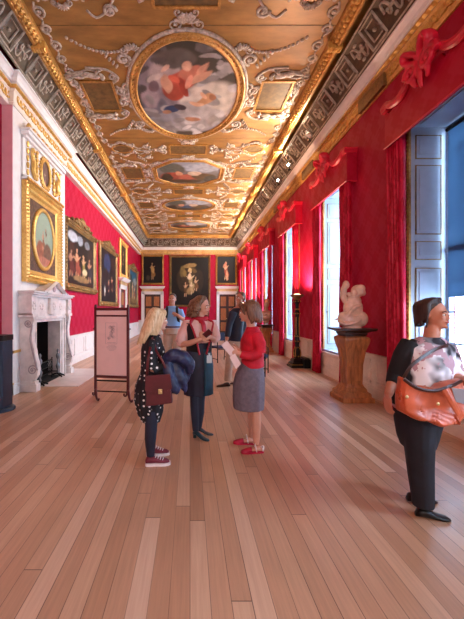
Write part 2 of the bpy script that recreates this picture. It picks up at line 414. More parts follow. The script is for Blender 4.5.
# chimney breast: white body with pink-red cloth on its near side
br = struct('wall_chimney_breast', MB().box(WALL_L-.01, BREAST, 6.15, 6.66, 0, COR+.4).box(WALL_L-.01, BREAST, 8.1, 8.7, 0, COR+.4).box(WALL_L-.01, BREAST, 6.66, 8.1, 1.36, COR+.4), M['white'])
struct('cloth_panel', MB().box(WALL_L, BREAST-.005, 6.135, 6.15, DADO, COR), M['pinkpaint'], br)
g = MB().box(WALL_L, BREAST+.02, 6.12, 6.15, DADO-.02, DADO+.03).box(WALL_L, BREAST+.02, 6.12, 6.15, .2, .225).box(BREAST-.0, BREAST+.02, 6.12, 6.44, DADO-.02, DADO+.03)
struct('gilt_moulding', g, M['goldb'], br)
struct('skirting', MB().box(WALL_L, BREAST+.02, 6.125, 6.15, 0, .2).box(BREAST, BREAST+.025, 6.125, 6.34, 0, .2).box(BREAST, BREAST+.025, 8.5, 8.72, 0, .2), M['white'], br)

# panelled dados
def dado(name, fn, u0, u1, h, mt=M['white'], horiz=False):
    mb = MB()
    def bx(a0, a1, d0, d1, z0, z1):
        ps = [fn(a, d, z) for a in (a0, a1) for d in (d0, d1) for z in (z0, z1)]
        xs = [p[0] for p in ps]; ys = [p[1] for p in ps]; mb.box(min(xs), max(xs), min(ys), max(ys), z0, z1)
    bx(u0, u1, 0, .025, 0, h); bx(u0, u1, .025, .06, 0, .16); bx(u0, u1, .025, .045, .16, .19)
    bx(u0, u1, .025, .075, h-.03, h); bx(u0, u1, .025, .05, h-.07, h-.03)
    if mt is M['cream']:
        for z in (.3, .46): bx(u0, u1, .025, .05, z, z+.03)
    n = max(1, round((u1-u0)/1.1)); pw = (u1-u0)/n
    for i in range(n):
        a = u0+i*pw+.09; b = u0+(i+1)*pw-.09
        if b-a < .15: continue
        for z in (.25, h-.13): bx(a, b, .025, .042, z, z+.025)
        bx(a, a+.025, .025, .042, .25, h-.105); bx(b-.025, b, .025, .042, .25, h-.105)
        bx(a+.06, b-.06, .025, .034, .31, h-.17)
    return struct(name, mb, mt)
i = 1
for a, b in ((NEAR, 6.12), (8.72, 16.28), (17.92, FAR)):
    dado('trim_%d' % i, lambda a, d, z: (WALL_L+d, a, z), a, b, DADO+.05); i += 1
for a, b in ((-3.5, -3.27), (-1.83, 1.83), (3.27, 3.38)):
    dado('trim_%d' % i, lambda a, d, z: (a, FAR-d, z), a, b, .95); i += 1
prev = NEAR
for c in WC+[None]:
    nx = c-OW-.1 if c else FAR
    dado('trim_%d' % i, lambda a, d, z: (WALL_R-d, a, z), prev, nx, DADO-.02, M['cream']); i += 1
    if c:
        dado('trim_%d' % i, lambda a, d, z: (WALL_R-d, a, z), nx, c+OW+.1, SILL-.03, M['cream']); i += 1
        prev = c+OW+.1

# ------------------------------------------------------------ cornice, cove, ceiling
CWL = -3.39
path = [(CWL, NEAR), (CWL, 6.135), (BREAST, 6.135), (BREAST, 8.7), (CWL, 8.7), (CWL, FAR), (WALL_R, FAR), (WALL_R, NEAR)]
def sweep(path, prof):
    """prof = closed list of (offset into the room, z); mitred along path (room on the right hand side)"""
    mb = MB(); rings = []; P = [Vector(p) for p in path]
    for i, p in enumerate(P):
        d0 = (P[i]-P[i-1]).normalized() if i else (P[1]-P[0]).normalized()
        d1 = (P[i+1]-P[i]).normalized() if i < len(P)-1 else d0
        n0 = Vector((d0.y, -d0.x)); n1 = Vector((d1.y, -d1.x)); m = n0+n1; m = m/(m.dot(n0))
        rings.append([(p.x+m.x*o, p.y+m.y*o, z) for o, z in prof])
    mb.loft(rings); return mb
PF = [(0, COR-.02), (.03, COR-.02), (.045, COR+.01), (.03, COR+.03), (.04, COR+.05), (.06, COR+.19), (.09, COR+.22), (.09, COR+.24), (0, COR+.24)]
struct('trim_40', sweep(path[:6]+[(CWL+.001, FAR)], PF) if False else sweep(path[:6], PF), M['cream'])
struct('trim_43', sweep([(CWL, FAR), (WALL_R, FAR)], PF), M['goldp'])
struct('trim_44', sweep([(WALL_R, FAR), (WALL_R, NEAR)], PF), M['goldb'])
struct('trim_45', MB().box(WALL_L, CWL, 8.7, FAR, COR-.02, COR+.4).box(WALL_L, CWL, NEAR, 6.135, COR-.02, COR+.4), M['cream'])
cw = struct('trim_41', sweep(path, [(0, COR+.24), (.1, COR+.24), (.13, COR+.27), (.13, COR+.30), (.17, COR+.31), (.18, COR+.37), (.22, COR+.42), (.25, COR+.435), (.25, COR+.46), (0, COR+.46)]), M['white'])
cg = sweep(path, [(.1, COR+.235), (.15, COR+.25), (.15, COR+.275), (.12, COR+.285)]); struct('gilt_bead', cg, M['goldb'], cw)
# carved leaves along the frieze
def frieze_leaf(mb, c, tang, inw, s=1.35):
    c = Vector(c); t = Vector(tang); n = Vector(inw); z = Vector((0,0,1))
    Mx = Matrix((t, n, z)).transposed()
    mb.ell(c, (.035*s, .02, .06*s), Mx, 6, 4)
    for sg in (-1, 1):
        pts = [c+t*sg*.03*s-z*.04*s, c+t*sg*.09*s-z*.02*s, c+t*sg*.1*s+z*.04*s, c+t*sg*.055*s+z*.045*s, c+t*sg*.06*s+z*.01*s]
        mb.tube(pts, [.016*s, .014*s, .006*s], 5, 2)
for nm, (a, b) in {'left_near': ((CWL, NEAR), (CWL, 6.1)), 'breast': ((BREAST, 6.2), (BREAST, 8.65)), 'left': ((CWL, 8.75), (CWL, FAR-.1)), 'far': ((WALL_L+.1, FAR), (WALL_R-.1, FAR)), 'right': ((WALL_R, FAR-.1), (WALL_R, 1))}.items():
    a = Vector((*a, COR+.125)); b = Vector((*b, COR+.125)); L = (b-a).length; n = int(L/.25); t = (b-a).normalized(); inn = Vector((t.y, -t.x, 0)); mb = MB()
    for k in range(n):
        p = a+t*((k+.5)*L/n)+inn*.055
        if nm == 'right' and any(abs(p.y-(c+1.62)) < .5 for c in WC): continue
        frieze_leaf(mb, p, t, inn)
        mb.box(-.03, .03, -.02, .03, -.02, .02, Matrix.Translation(a+t*((k+.5)*L/n)+inn*.12+Vector((0,0,.13))))
        mb.box(-.03, .03, -.02, .03, -.02, .02, Matrix.Translation(a+t*((k+1)*L/n)+inn*.12+Vector((0,0,.13))))
    struct('carved_leaves', mb, M['goldb'], cw)
# broken-forward plain blocks of the right cornice between the windows
mb = MB()
for c in WC:
    y = c+1.62; mb.box(WALL_R-.1, WALL_R-.02, y-.42, y+.42, COR-.01, COR+.21)
struct('cornice_block', mb, M['oldgold'], cw)

def cove_pt(side, u, v, h=0):
    """side l/r/f; v 0 at cornice, 1 at ceiling frame"""
    a = PI/2*v*.92+.05
    off = .24+ (1-math.cos(a))*.36; z = CRN+math.sin(a)*.46
    off += h*math.cos(PI/2-a)*-0 + h*math.cos(a*.8); z -= h*math.sin(a*.8)
    if side == 'l': return Vector((-3.3-.0+off-.08 if False else -3.32+off, u, z))
    if side == 'r': return Vector((WALL_R-off, u, z))
    return Vector((u, FAR-off-.25*v, z))
def cove(side, u0, u1):
    mb = MB(); vs = []; nv = 8
    for j in range(nv+1):
        vs += [cove_pt(side, u0, j/nv), cove_pt(side, u1, j/nv)]
    mb.add(vs, [(2*j, 2*j+1, 2*j+3, 2*j+2) for j in range(nv)])
    # shelf above the cornice that closes the gap
    return mb
def cove_orn(side, u0, u1):
    mb = MB(); n = round((u1-u0)/.46); st = (u1-u0)/n
    def T(pts, r=.02, nn=4, k=1): mb.tube([cove_pt(side, u, v, .006) for u, v in pts], [r, r], nn, k)
    for e in (.07, .95): T([(u0, e), (u1, e)], .018)
    for i in range(n):
        c = u0+(i+.5)*st; a = st*.42
        if i % 2 == 0:
            for q, r in ((1, .024), (.62, .018)):
                T([(c-a*q, .51-.36*q), (c+a*q, .51-.36*q), (c+a*q, .51+.36*q), (c-a*q, .51+.36*q), (c-a*q, .51-.36*q)], r)
            mb.ell(cove_pt(side, c, .5, .01), (.04, .04, .03), None, 6, 4)
        else:
            for sg in (-1, 1):
                pts = []
                for q in range(11):
                    th = q/10*3.6*PI/2; r = 1-q/13
                    pts.append((c+sg*a*.5+sg*a*.45*r*math.cos(th), .5+sg*.33*r*math.sin(th)))
                T(pts, .022, 5)
                mb.ell(cove_pt(side, c+sg*a*.5, .5, .015), (.035, .035, .03), None, 6, 4)
            for v in (.25, .5, .75): mb.ell(cove_pt(side, c, v, .01), (.03, .05, .03), None, 6, 4)
    return mb
ce = MB().box(-3.8, 4.15, NEAR, FAR+.3, TOP, TOP+.2)
ceiling = struct('ceiling', ce, M['ceil'])
for sd, a, b in (('l', NEAR, FAR-.25), ('r', NEAR, FAR-.25), ('f', -3.1, 3.15)):
    struct('cove', cove(sd, a, b), M['covebg'], ceiling, smooth=True)
    struct('cove_relief', cove_orn(sd, max(a, 1.5) if sd != 'f' else a, b), M['coveorn'], ceiling)
CL, CR, CF = -2.66, 2.54, 21.3
zc = TOP
prof = [(-.16, zc-.0), (-.16, zc-.14), (-.13, zc-.17), (-.09, zc-.17), (-.07, zc-.14), (-.02, zc-.13), (-.0, zc-.09), (.03, zc-.07), (.03, zc)]
cp = [(CL, NEAR), (CL, CF), (CR, CF), (CR, NEAR)]
cf = struct('trim_42', sweep(cp, prof), M['gold'])
mb = MB()
for x, inx in ((CL-.045, 1), (CR+.045, -1)):
    y = 1.5
    while y < CF:
        mb.ell((x, y, zc-.15), (.035, .04, .03), None, 6, 4); mb.ell((x+inx*.05, y+.05, zc-.115), (.02, .02, .02), None, 5, 3); y += .105
x = CL
while x < CR: mb.ell((x, CF+.045, zc-.15), (.04, .035, .03), None, 6, 4); x += .105
for Y in (5.95, 9.75, 13.5, 17): # leaf clasps across the frame
    for x in (CL-.06, CR+.06):
        mb.box(x-.13, x+.13, Y-.06, Y+.06, zc-.2, zc-.08)
        for k in range(5): mb.ell((x-.1+.05*k, Y, zc-.2), (.03, .07, .025), None, 6, 4)
struct('guilloche', mb, M['goldb'], cf)

# ceiling pictures
def cfn(cx, cy, dz=.012): return lambda a, b: Vector((cx+a, cy+b, zc-dz))
def cfn3(cx, cy): return lambda a, b, d: Vector((cx+a, cy+b, zc-d))
def ceiling_picture(cx, cy, rx, ry, R, pt, label, w=.17):
    t = thing('ceiling_painting', label, 'ceiling painting', (cx, cy, zc-.02))
    canvas_polar(cfn(cx, cy, .03), R, pt, rx, ry).build('canvas', M['paint'], t)
    mb = MB(); frame_polar(mb, cfn3(cx, cy), R, rx, ry, [(-.01, 0), (-.01, .045), (.03, .055), (.05, .03), (.1, .035), (.13, .075), (w, .06), (w, 0)])
    for a in range(0, 72):
        th = 2*PI*a/72; r = R(th); mb.ell(((rx+.085)*r*math.cos(th)+cx, (ry+.085)*r*math.sin(th)+cy, zc-.04), (.028, .028, .018), None, 5, 3)
    mb.build('gilt_frame', M['gold'], t, smooth=True)
    mb = MB(); frame_polar(mb, cfn3(cx, cy), R, rx, ry, [(w, 0), (w, .04), (w+.03, .05), (w+.06, .03), (w+.06, 0)]); mb.build('grey_border', M['orn'], t, smooth=True)
    return t
rc = random.Random(21)
clouds = []
for q in range(60):
    u_, v_ = rc.random(), rc.random()
    lightness = max(0, min(1, .25+.6*u_-.55*(v_-.5)+rc.uniform(-.25, .25))); g_ = [int(70+115*lightness+o_) for o_ in (2, -4, -6)]
    clouds.append((u_, v_, rc.uniform(.03, .11), rc.uniform(.02, .06), rc.uniform(-.6, .6), '#%02x%02x%02x' % tuple(g_)))
med = painter('#4b443c', '#39352e', [
 (.72,.42,.36,.24,.1,'#b7aca0'), (.5,.3,.35,.16,0,'#9a9390'), (.22,.6,.2,.3,.3,'#7d7279'), (.3,.72,.16,.13,0,'#a08f8b'), (.16,.36,.14,.16,0,'#5e5c66'), (.24,.22,.2,.1,.2,'#7f7d82'),
 (.6,.14,.3,.09,0,'#8f8a88'), (.84,.22,.12,.1,0,'#8a827c'), (.12,.5,.1,.12,0,'#8d7d80'), (.4,.86,.2,.08,0,'#57504a')]+clouds+[
 (.44,.66,.17,.09,.35,'#a84a3a'), (.36,.56,.12,.08,-.3,'#93402f'), (.55,.74,.13,.06,.2,'#b06a55'), (.62,.7,.12,.035,.5,'#c08d72'), (.5,.8,.05,.045,0,'#c79a80'), (.3,.64,.05,.09,.2,'#b98a70'),
 (.68,.47,.12,.05,.5,'#b0805c'), (.76,.5,.035,.03,0,'#8d5c40'), (.6,.43,.08,.025,-.2,'#c59a7c'), (.33,.37,.09,.05,.2,'#2d3957'), (.42,.4,.07,.035,-.3,'#3a3238'), (.27,.33,.05,.03,0,'#8f6a52'), (.55,.24,.09,.03,-.2,'#a07055'), (.47,.6,.04,.1,.4,'#8a3324'), (.38,.68,.06,.03,-.5,'#c05a44'), (.52,.66,.03,.07,-.3,'#d08a72'), (.64,.77,.07,.02,.9,'#c98f74'), (.66,.52,.05,.02,-.7,'#c8997b'), (.2,.7,.09,.03,.4,'#b5a49c'), (.18,.62,.05,.05,0,'#6a5458'), (.3,.78,.05,.02,.6,'#caa48f')], .4, 1.3, 4)
# the oval is seen from below: u runs to the right, v away from the camera; flip v so that the sky figures sit at the near side
def flipv(f): return lambda u, v: f(u, 1-v)
# ceiling pictures seen from Y: near side = top of image
ceiling_picture(-.06, 7.53, 1.12, 1.61, circ, flipv(med), 'large oval ceiling painting of figures in red drapery on grey clouds')
sky = lambda sd, a, b: painter('#5a4d38', '#8a8d93', [(.7,.75,.3,.2,0,'#9aa0a8'), (.25,.7,.2,.25,.2,'#57584e'), (.25,.35,.22,.2,0,a), (.5,.3,.16,.18,.2,b), (.75,.35,.2,.16,-.2,'#5b4a33'), (.6,.5,.1,.1,0,'#b9a58f'), (.35,.5,.06,.1,.1,'#b98665'), (.15,.3,.1,.2,0,'#3d3325'), (.85,.25,.1,.15,0,'#4b4a42'), (.45,.15,.3,.08,0,'#4a3b29')], .3, sd)
ceiling_picture(-.06, 11.7, 1.1, .93, octa, flipv(sky(2.2, '#8c4636', '#a05a48')), 'octagonal ceiling painting of figures before a stormy sky, second from the camera', .14)
ceiling_picture(-.06, 15.2, 1.1, .78, circ, flipv(sky(5.1, '#5d5148', '#3e4d66')), 'smaller oval ceiling painting, dark figures, third from the camera', .14)
ceiling_picture(-.06, 18.75, 1.05, .72, octa, flipv(sky(7.7, '#7c3b30', '#84483a')), 'octagonal ceiling painting nearest the end wall', .14)
ceiling_picture(-.06, 3.0, 1.1, .93, octa, flipv(sky(9.2, '#7c3b30', '#495a74')), 'octagonal ceiling painting almost overhead of the camera', .14)

pan = MB(); panf = MB(); orn = MB(); fig = MB()
def cpanel(cx, cy, w, h, R=None):
    if R is None:
        pan.box(cx-w/2, cx+w/2, cy-h/2, cy+h/2, zc-.012, zc); frame_rect(panf, lambda a, b, d: Vector((cx+a, cy+b, zc-d)), w+.1, h+.1, [(0,0), (0,.03), (.05,.03), (.05,0)])
    else:
        pan.loft([[Vector((cx+w/2*math.cos(2*PI*k/28), cy+h/2*math.sin(2*PI*k/28), zc-d)) for k in range(28)] for d in (0, .012)])
        frame_polar(panf, lambda a, b, d: Vector((cx+a, cy+b, zc-d)), circ, w/2, h/2, [(0,0), (0,.03), (.05,.03), (.05,0)], 28)
def ot(pts, r=.03, k=3, flat=.5):
    orn.tube([Vector((x, y, zc-.012)) for x, y in pts], [(r*flat, r), (r*flat, r)], 6, k, up=(0,0,1))
def scroll(x, y, r, a0, turns=1.4, sg=1, rad=.03):
    pts = []
    for q in range(15):
        t = q/14; th = a0+sg*t*turns*2*PI; rr = r*(1-.8*t); pts.append((x+rr*math.cos(th), y+rr*math.sin(th)))
    ot(pts, rad, 1); orn.ell((x, y, zc-.015), (r*.25, r*.25, .02), None, 6, 4)
def garland(x0, y0, x1, y1, sx, sy, n=16, r=.032):
    for q in range(n+1):
        t = q/n; b = 4*t*(1-t); x = x0+(x1-x0)*t+sx*b; y = y0+(y1-y0)*t+sy*b
        orn.ell((x, y, zc-.015), (r*(1+.4*(q % 2)), r*(1+.4*((q+1) % 2)), .02), None, 6, 4)
def shell(x, y, s, d=1):
    for q in range(-3, 4):
        a = q*.36+(PI/2 if d > 0 else -PI/2); orn.ell((x+.09*s*math.cos(a), y+.09*s*math.sin(a), zc-.02), (.07*s, .022*s, .02), Matrix.Rotation(a, 3, 'Z'), 6, 4)
    scroll(x-.13*s, y, .07*s, 0, 1.2, 1, .018); scroll(x+.13*s, y, .07*s, PI, 1.2, -1, .018)
def reclining(x, y, s, dx, dy):
    """reclining grisaille figure in low relief: head end towards +dx"""
    def E(a, b, ra, rb, an): orn.ell((x+a*s*dx, y+b*s*dy, zc-.03), (ra*s, rb*s, .04), Matrix.Rotation(an*dx*dy, 3, 'Z'), 10, 6)
    E(0, 0, .2, .1, .25); E(-.2, -.05, .16, .1, -.1); E(.24, .1, .06, .06, 0); E(-.45, .03, .2, .05, .3); E(-.42, -.1, .2, .05, -.2); E(-.68, -.02, .12, .035, .1); E(.12, -.12, .14, .035, -.7); E(.25, .0, .12, .03, 1.0); E(-.72, .1, .1, .03, .4)
    ot([(x-.3*s*dx, y-.12*s*dy), (x-.1*s*dx, y-.2*s*dy), (x+.15*s*dx, y-.14*s*dy), (x+.3*s*dx, y-.2*s*dy)], .03*s)
OX = -.06
for cy, w, h in ((4.95, 1.0, .66), (10.0, 1.05, .5), (13.5, 1.15, .5), (16.95, 1.15, .42), (20.3, 1.2, .4)):
    cpanel(OX, cy, w, h); shell(OX, cy+h/2+.12, 1.1, 1); shell(OX, cy-h/2-.12, 1.1, -1)
    for sg in (-1, 1):
        ex = OX+sg*(w/2+.1)
        for dyy in (-1, 1): scroll(ex+sg*.16, cy+dyy*.12, .14, PI/2*dyy, 1.3, sg*dyy, .032)
        reclining(ex+sg*.32, cy, .32, sg, 1)
        garland(ex+sg*.45, cy, OX+sg*1.62, cy, 0, .04, 12, .026)
        cpanel(OX+sg*1.98, cy-.05, .56, .42, circ)
        for q in range(4):
            th = PI/4+q*PI/2; scroll(OX+sg*1.98+.36*math.cos(th), cy-.05+.3*math.sin(th), .13, th, 1.3, 1 if q % 2 else -1, .03)
        shell(OX+sg*1.98, cy+.28, .9, 1); shell(OX+sg*1.98, cy-.38, .9, -1)
for cy, rx, ry, h in ((7.53, 1.3, 1.8, .95), (11.7, 1.25, 1.0, .85), (15.2, 1.25, .9, .7), (18.75, 1.2, .85, .65)):
    for sg in (-1, 1):
        px = OX+sg*1.95
        cpanel(px, cy, .62, h)
        reclining(px, cy+h/2+.22, .75, -sg, -1); reclining(px, cy-h/2-.22, .75, -sg, 1)
        for dyy in (-1, 1):
            scroll(px-sg*.48, cy+dyy*.2, .15, 0, 1.4, sg*dyy, .036); scroll(px+sg*.42, cy+dyy*.2, .12, PI, 1.4, -sg*dyy, .03)
            scroll(OX+sg*(rx*.86+.12), cy+dyy*ry*.62, .16, PI/2, 1.4, -sg*dyy, .038)
            shell(OX+sg*(rx*.8), cy+dyy*ry*.74, 1.2, dyy)
            garland(OX+sg*rx*.75, cy+dyy*ry*.82, px+sg*.2, cy+dyy*(ry*.6+.55), 0, -dyy*.25, 18, .03)
            ot([(px-sg*.35, cy+dyy*.45), (px-sg*.5, cy+dyy*.6), (px-sg*.3, cy+dyy*.85), (px+sg*.1, cy+dyy*.9)], .03)
        ot([(px-sg*.4, cy-.35), (px-sg*.55, cy), (px-sg*.4, cy+.35)], .035); ot([(px+sg*.38, cy-.4), (px+sg*.48, cy), (px+sg*.38, cy+.4)], .03)
        garland(px+sg*.45, cy-h/2-.5, px+sg*.45, cy+h/2+.5, 0, 0, 22, .022)
    shell(OX, cy-ry-.1, 1.6, -1); shell(OX, cy+ry+.1, 1.6, 1)
yy = 3.0; k = 0
while yy < 20.9:
    for sg in (-1, 1):
        xx = OX+sg*2.42
        if not any(abs(yy-q) < .32 for q in (4.95, 10.0, 13.5, 16.95, 20.3)):
            scroll(xx, yy, .11, PI/2, 1.3, sg*(1 if k % 2 else -1), .026); ot([(xx, yy-.16), (xx+sg*.06, yy), (xx, yy+.16)], .02)
        if not any(abs(yy-q) < e for q, e in ((7.53, 2.0), (11.7, 1.2), (15.2, 1.1), (18.75, 1.05), (3, 1.2))):
            scroll(OX+sg*1.25, yy, .12, 0, 1.4, sg*(1 if k % 2 else -1), .028); ot([(OX+sg*1.15, yy-.2), (OX+sg*1.3, yy), (OX+sg*1.5, yy+.12), (OX+sg*1.62, yy-.02)], .022)
    yy += .34; k += 1
for cy, w_ in ((7.53, 1.35), (11.7, 1.32), (15.2, 1.32), (18.75, 1.25)):
    for sg in (-1, 1):
        for dyy in (-1, 1):
            scroll(OX+sg*(w_-.05), cy+dyy*.34, .13, PI/2, 1.3, sg*dyy, .03); scroll(OX+sg*(w_+.2), cy+dyy*.62, .1, 0, 1.3, -sg*dyy, .026)
            for q in range(5): orn.ell((OX+sg*(w_+.05+.05*q), cy+dyy*(.95+.09*q), zc-.02), (.03, .07, .025), Matrix.Rotation(.5*sg*dyy, 3, 'Z'), 6, 4)
        orn.ell((OX+sg*(w_-.02), cy, zc-.02), (.07, .12, .03), None, 8, 5); orn.ell((OX+sg*(w_+.12), cy, zc-.03), (.06, .06, .04), None, 8, 5)
pn = pan.build('olive_panel', M['olive'], ceiling); panf.build('panel_frame', M['gold'], ceiling)
orn.build('grisaille_relief', M['orn'], ceiling, smooth=True, label='grey-white painted scrolls, shells and figures')
# ceiling seams
mb = MB()
for Y in (5.66, 9.35, 13.0, 16.4, 19.8): mb.box(CL, CR, Y-.006, Y+.006, zc-.004, zc)
struct('seam', mb, M['olive'], ceiling)

# ------------------------------------------------------------ windows, shutters, pelmets, curtains
ordn = {0: 'nearest', 1: 'second', 2: 'third', 3: 'fourth', 4: 'fifth', 5: 'sixth'}
def build_window(idx, c, k):
    w0 = thing('window_%d' % idx, None, None, (3.95, c, SILL), kind='structure')
    X = 3.95; mb = MB()
    y0, y1 = c-OW, c+OW
    mb.box(X, X+.07, y0, y0+.07, SILL, OH).box(X, X+.07, y1-.07, y1, SILL, OH).box(X, X+.07, y0, y1, SILL, SILL+.1).box(X, X+.07, y0, y1, OH-.08, OH).box(X-.02, X+.05, y0, y1, 2.46, 2.54)
    for q in (1, 2, 3): yy = y0+(y1-y0)*q/4; mb.box(X+.015, X+.05, yy-.014, yy+.014, SILL, OH)
    for q in range(1, 8):
        z = SILL+(OH-SILL)*q/8
        if abs(z-2.5) > .1: mb.box(X+.015, X+.05, y0, y1, z-.014, z+.014)
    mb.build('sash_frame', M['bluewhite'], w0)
    MB().box(X+.03, X+.034, y0+.02, y1-.02, SILL+.02, OH-.02).build('glass_pane', M['glass'], w0)
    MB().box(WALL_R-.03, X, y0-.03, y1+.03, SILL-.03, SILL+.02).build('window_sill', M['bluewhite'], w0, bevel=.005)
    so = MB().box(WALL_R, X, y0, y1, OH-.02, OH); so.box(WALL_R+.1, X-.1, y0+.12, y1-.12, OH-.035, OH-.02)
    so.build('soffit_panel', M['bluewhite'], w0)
    for sg, yy in ((-1, y0), (1, y1)):
        ins = -sg
        mb = MB()
        def b(x0, x1, d0, d1, z0, z1, m=mb):
            ya, yb = yy+ins*d0, yy+ins*d1; m.box(x0, x1, min(ya, yb), max(ya, yb), z0, z1)
        b(WALL_R+.02, X, 0, .02, SILL+.02, OH-.02); gl = MB()
        for z0, z1 in ((.75, 2.22), (2.37, 2.63), (2.76, 3.8), (3.92, 4.26)):
            b(WALL_R+.1, X-.1, .02, .03, z0, z1); b(WALL_R+.14, X-.14, .03, .042, z0+.05, z1-.05)
            for a0, a1, q0, q1 in ((WALL_R+.085, WALL_R+.1, z0, z1), (X-.1, X-.085, z0, z1), (WALL_R+.085, X-.085, z0-.012, z0), (WALL_R+.085, X-.085, z1, z1+.012)): b(a0, a1, .02, .034, q0, q1, gl)
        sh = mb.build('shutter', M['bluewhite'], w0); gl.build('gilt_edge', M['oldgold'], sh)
        MB().ell((3.45, yy+ins*.05, 1.55), .018).build('shutter_knob', M['black'], sh)
    ar = MB()
    for yy in (y0, y1): ar.box(WALL_R-.015, WALL_R+.02, yy-.025, yy+.025, SILL, OH+.02); beads_line(ar, (WALL_R-.02, yy, SILL), (WALL_R-.02, yy, OH), 60, .016)
    ar.box(WALL_R-.015, WALL_R+.02, y0, y1, OH-.01, OH+.04); beads_line(ar, (WALL_R-.02, y0, OH+.015), (WALL_R-.02, y1, OH+.015), 24, .016)
    ar.build('gilt_architrave', M['gold'], w0)
    if k == 0:
        MB().box(X-.04, X-.03, y0+.04, y1-.1, 1.78, OH-.05).build('roller_blind', M['blind'], w0, label='dark blue blind drawn half down')
        MB().tube([(X-.035, y0+.03, OH-.1), (X-.035, y1-.08, OH-.1)], [.03, .03], 10).build('blind_roller', M['black'], w0)
def curtain_mb(ya, yb, z0, z1, seed, nf=5, xc=3.25, depth=.07):
    mb = MB(); rings = []; n = nf*10; rr = random.Random(seed); ph = rr.random()*6
    for j in range(15):
        z = z0+(z1-z0)*j/14; t = j/14; ring = []
        sp = 1+.10*(1-t)**2; yc = (ya+yb)/2; hw = (yb-ya)/2*sp
        for i in range(n+1):
            u = i/n; y = yc-hw+2*hw*u; a = math.sin(u*nf*2*PI+ph+.5*math.sin(z*1.3+u*4))
            ring.append(Vector((xc-depth*(.55+.45*a)-.01*math.sin(z*3+u*9), y, z)))
        for i in range(n, -1, -1):
            u = i/n; y = yc-hw+2*hw*u; ring.append(Vector((xc+.03, y, z)))
        rings.append(ring)
    mb.loft(rings); return mb
def pelmet(c, label):
    t = thing('pelmet', label, 'pelmet', (WALL_R, c, 4.28), 'carved red pelmets over the windows')
    y0, y1 = c-.97, c+.97; xf = 3.17
    def top(u):   # u -1..1
        a = abs(u); 
        return 4.93 if a > .9 else (4.86+.03*math.sin((a-.3)*6) if a > .25 else 4.95)
    poly = [(y0, 4.28), (y1, 4.28)]+[(c+u*.97, top(u)-.05) for u in [1-.05*q for q in range(41)]]
    mb = MB(); mb.prism(poly, lambda a, b, d: Vector((d, a, b)), xf, xf+.03)
    mb.box(xf+.031, WALL_R, y0, y0+.03, 4.28, 4.86).box(xf+.031, WALL_R, y1-.03, y1, 4.28, 4.86).box(xf+.031, WALL_R, y0+.03, y1-.03, 4.80, 4.83)
    for k in range(1, 8):
        pass
    mb.build('valance', M['valance'], t)
    MB().tube([(xf-.01, y0-.01, 4.285), (xf-.01, y1+.01, 4.285)], [.013, .013], 6).tube([(xf-.01, y0-.005, 4.285), (WALL_R, y0-.005, 4.285)], [.013, .013], 6).build('piping', M['velvet'], t)
    for sg in (-1, 1):
        pts = [(xf-.02, c+sg*.99, 4.91), (xf-.02, c+sg*.86, 4.93), (xf-.03, c+sg*.74, 4.87), (xf-.03, c+sg*.56, 4.84), (xf-.04, c+sg*.4, 4.88), (xf-.05, c+sg*.28, 4.97)]
        m2 = MB().tube(pts, [(.055, .045), (.06, .05), (.06, .05), (.05, .04)], 8, 5, up=(0,0,1))
        m2.tube([(xf-.05, c+sg*.99, 4.945), (xf-.05, c+sg*.86, 4.965), (xf-.055, c+sg*.74, 4.905), (xf-.06, c+sg*.56, 4.87), (xf-.07, c+sg*.4, 4.91)], [.018, .018], 6, 5)
        m2.box(xf-.05, WALL_R, c+sg*.93-.06, c+sg*.93+.06, 4.85, 4.9).box(xf-.06, WALL_R, c+sg*.93-.075, c+sg*.93+.075, 4.9, 4.95)
        m2.build('scroll_moulding', M['velvet'], t, smooth=False)
    m3 = MB(); x = xf-.08
    for sg in (-1, 1):
        # bow loops, rosettes and drapery tails
        m3.tube([(x, c, 5.04), (x-.04, c+sg*.08, 5.12), (x-.06, c+sg*.17, 5.17), (x-.04, c+sg*.2, 5.10), (x, c+sg*.12, 5.04), (x, c, 5.02)], [(.06, .03), (.09, .04), (.08, .04), (.05, .03)], 8, 4, up=(1,0,0))
        pts = []
        for q in range(16):
            th = q/15*3*PI; r = .13*(1-q/19); pts.append((x-.02-.03*q/15, c+sg*(.14+r*math.cos(th)), 4.93+r*math.sin(th)))
        m3.tube(pts, [.045, .02], 7)
        m3.ell((x-.02, c+sg*.15, 4.96), (.03, .03, .03), None, 8, 6)
        m3.tube([(x, c+sg*.05, 5.0), (x-.02, c+sg*.12, 4.85), (x, c+sg*.09, 4.74)], [(.04, .03), (.05, .03), (.02, .02)], 8, 4)
    m3.ell((x-.01, c, 5.06), (.05, .06, .07), None, 10, 6)
    m3.tube([(x, c, 5.0), (x-.02, c+.01, 4.85), (x, c, 4.68)], [(.04, .06), (.03, .05), (.015, .02)], 8, 4)
    m3.ell((x+.03, c, 5.0), (.05, .24, .12), None, 12, 6)
    ctr_ = Vector((x, c, 4.98)); m3.v = [ctr_+(v-ctr_)*1.15 for v in m3.v]
    m3.build('carved_bow', M['velvet'], t, remesh=.012, relax=2)
    t.location.z -= .08
    return t
for n_, c in enumerate(WC):
    k = n_-3; build_window(n_+1, c, k)
    if k < 0:
        pelmet(c, 'red pelmet behind the camera'); continue
    o = ordn[k]
    pelmet(c, 'carved red pelmet with a bow over the %s window from the camera' % o)
    for sg, wd in ((-1, 'near'), (1, 'far')):
        ya, yb = (c-.94, c-.62) if sg < 0 else (c+.62, c+.94)
        single('curtain', curtain_mb(ya, yb, .02, 4.3, n_*2+sg), M['curtain'], 'tall red damask curtain on the %s side of the %s window from the camera' % (wd, o), 'curtain', 'red window curtains', smooth=True)

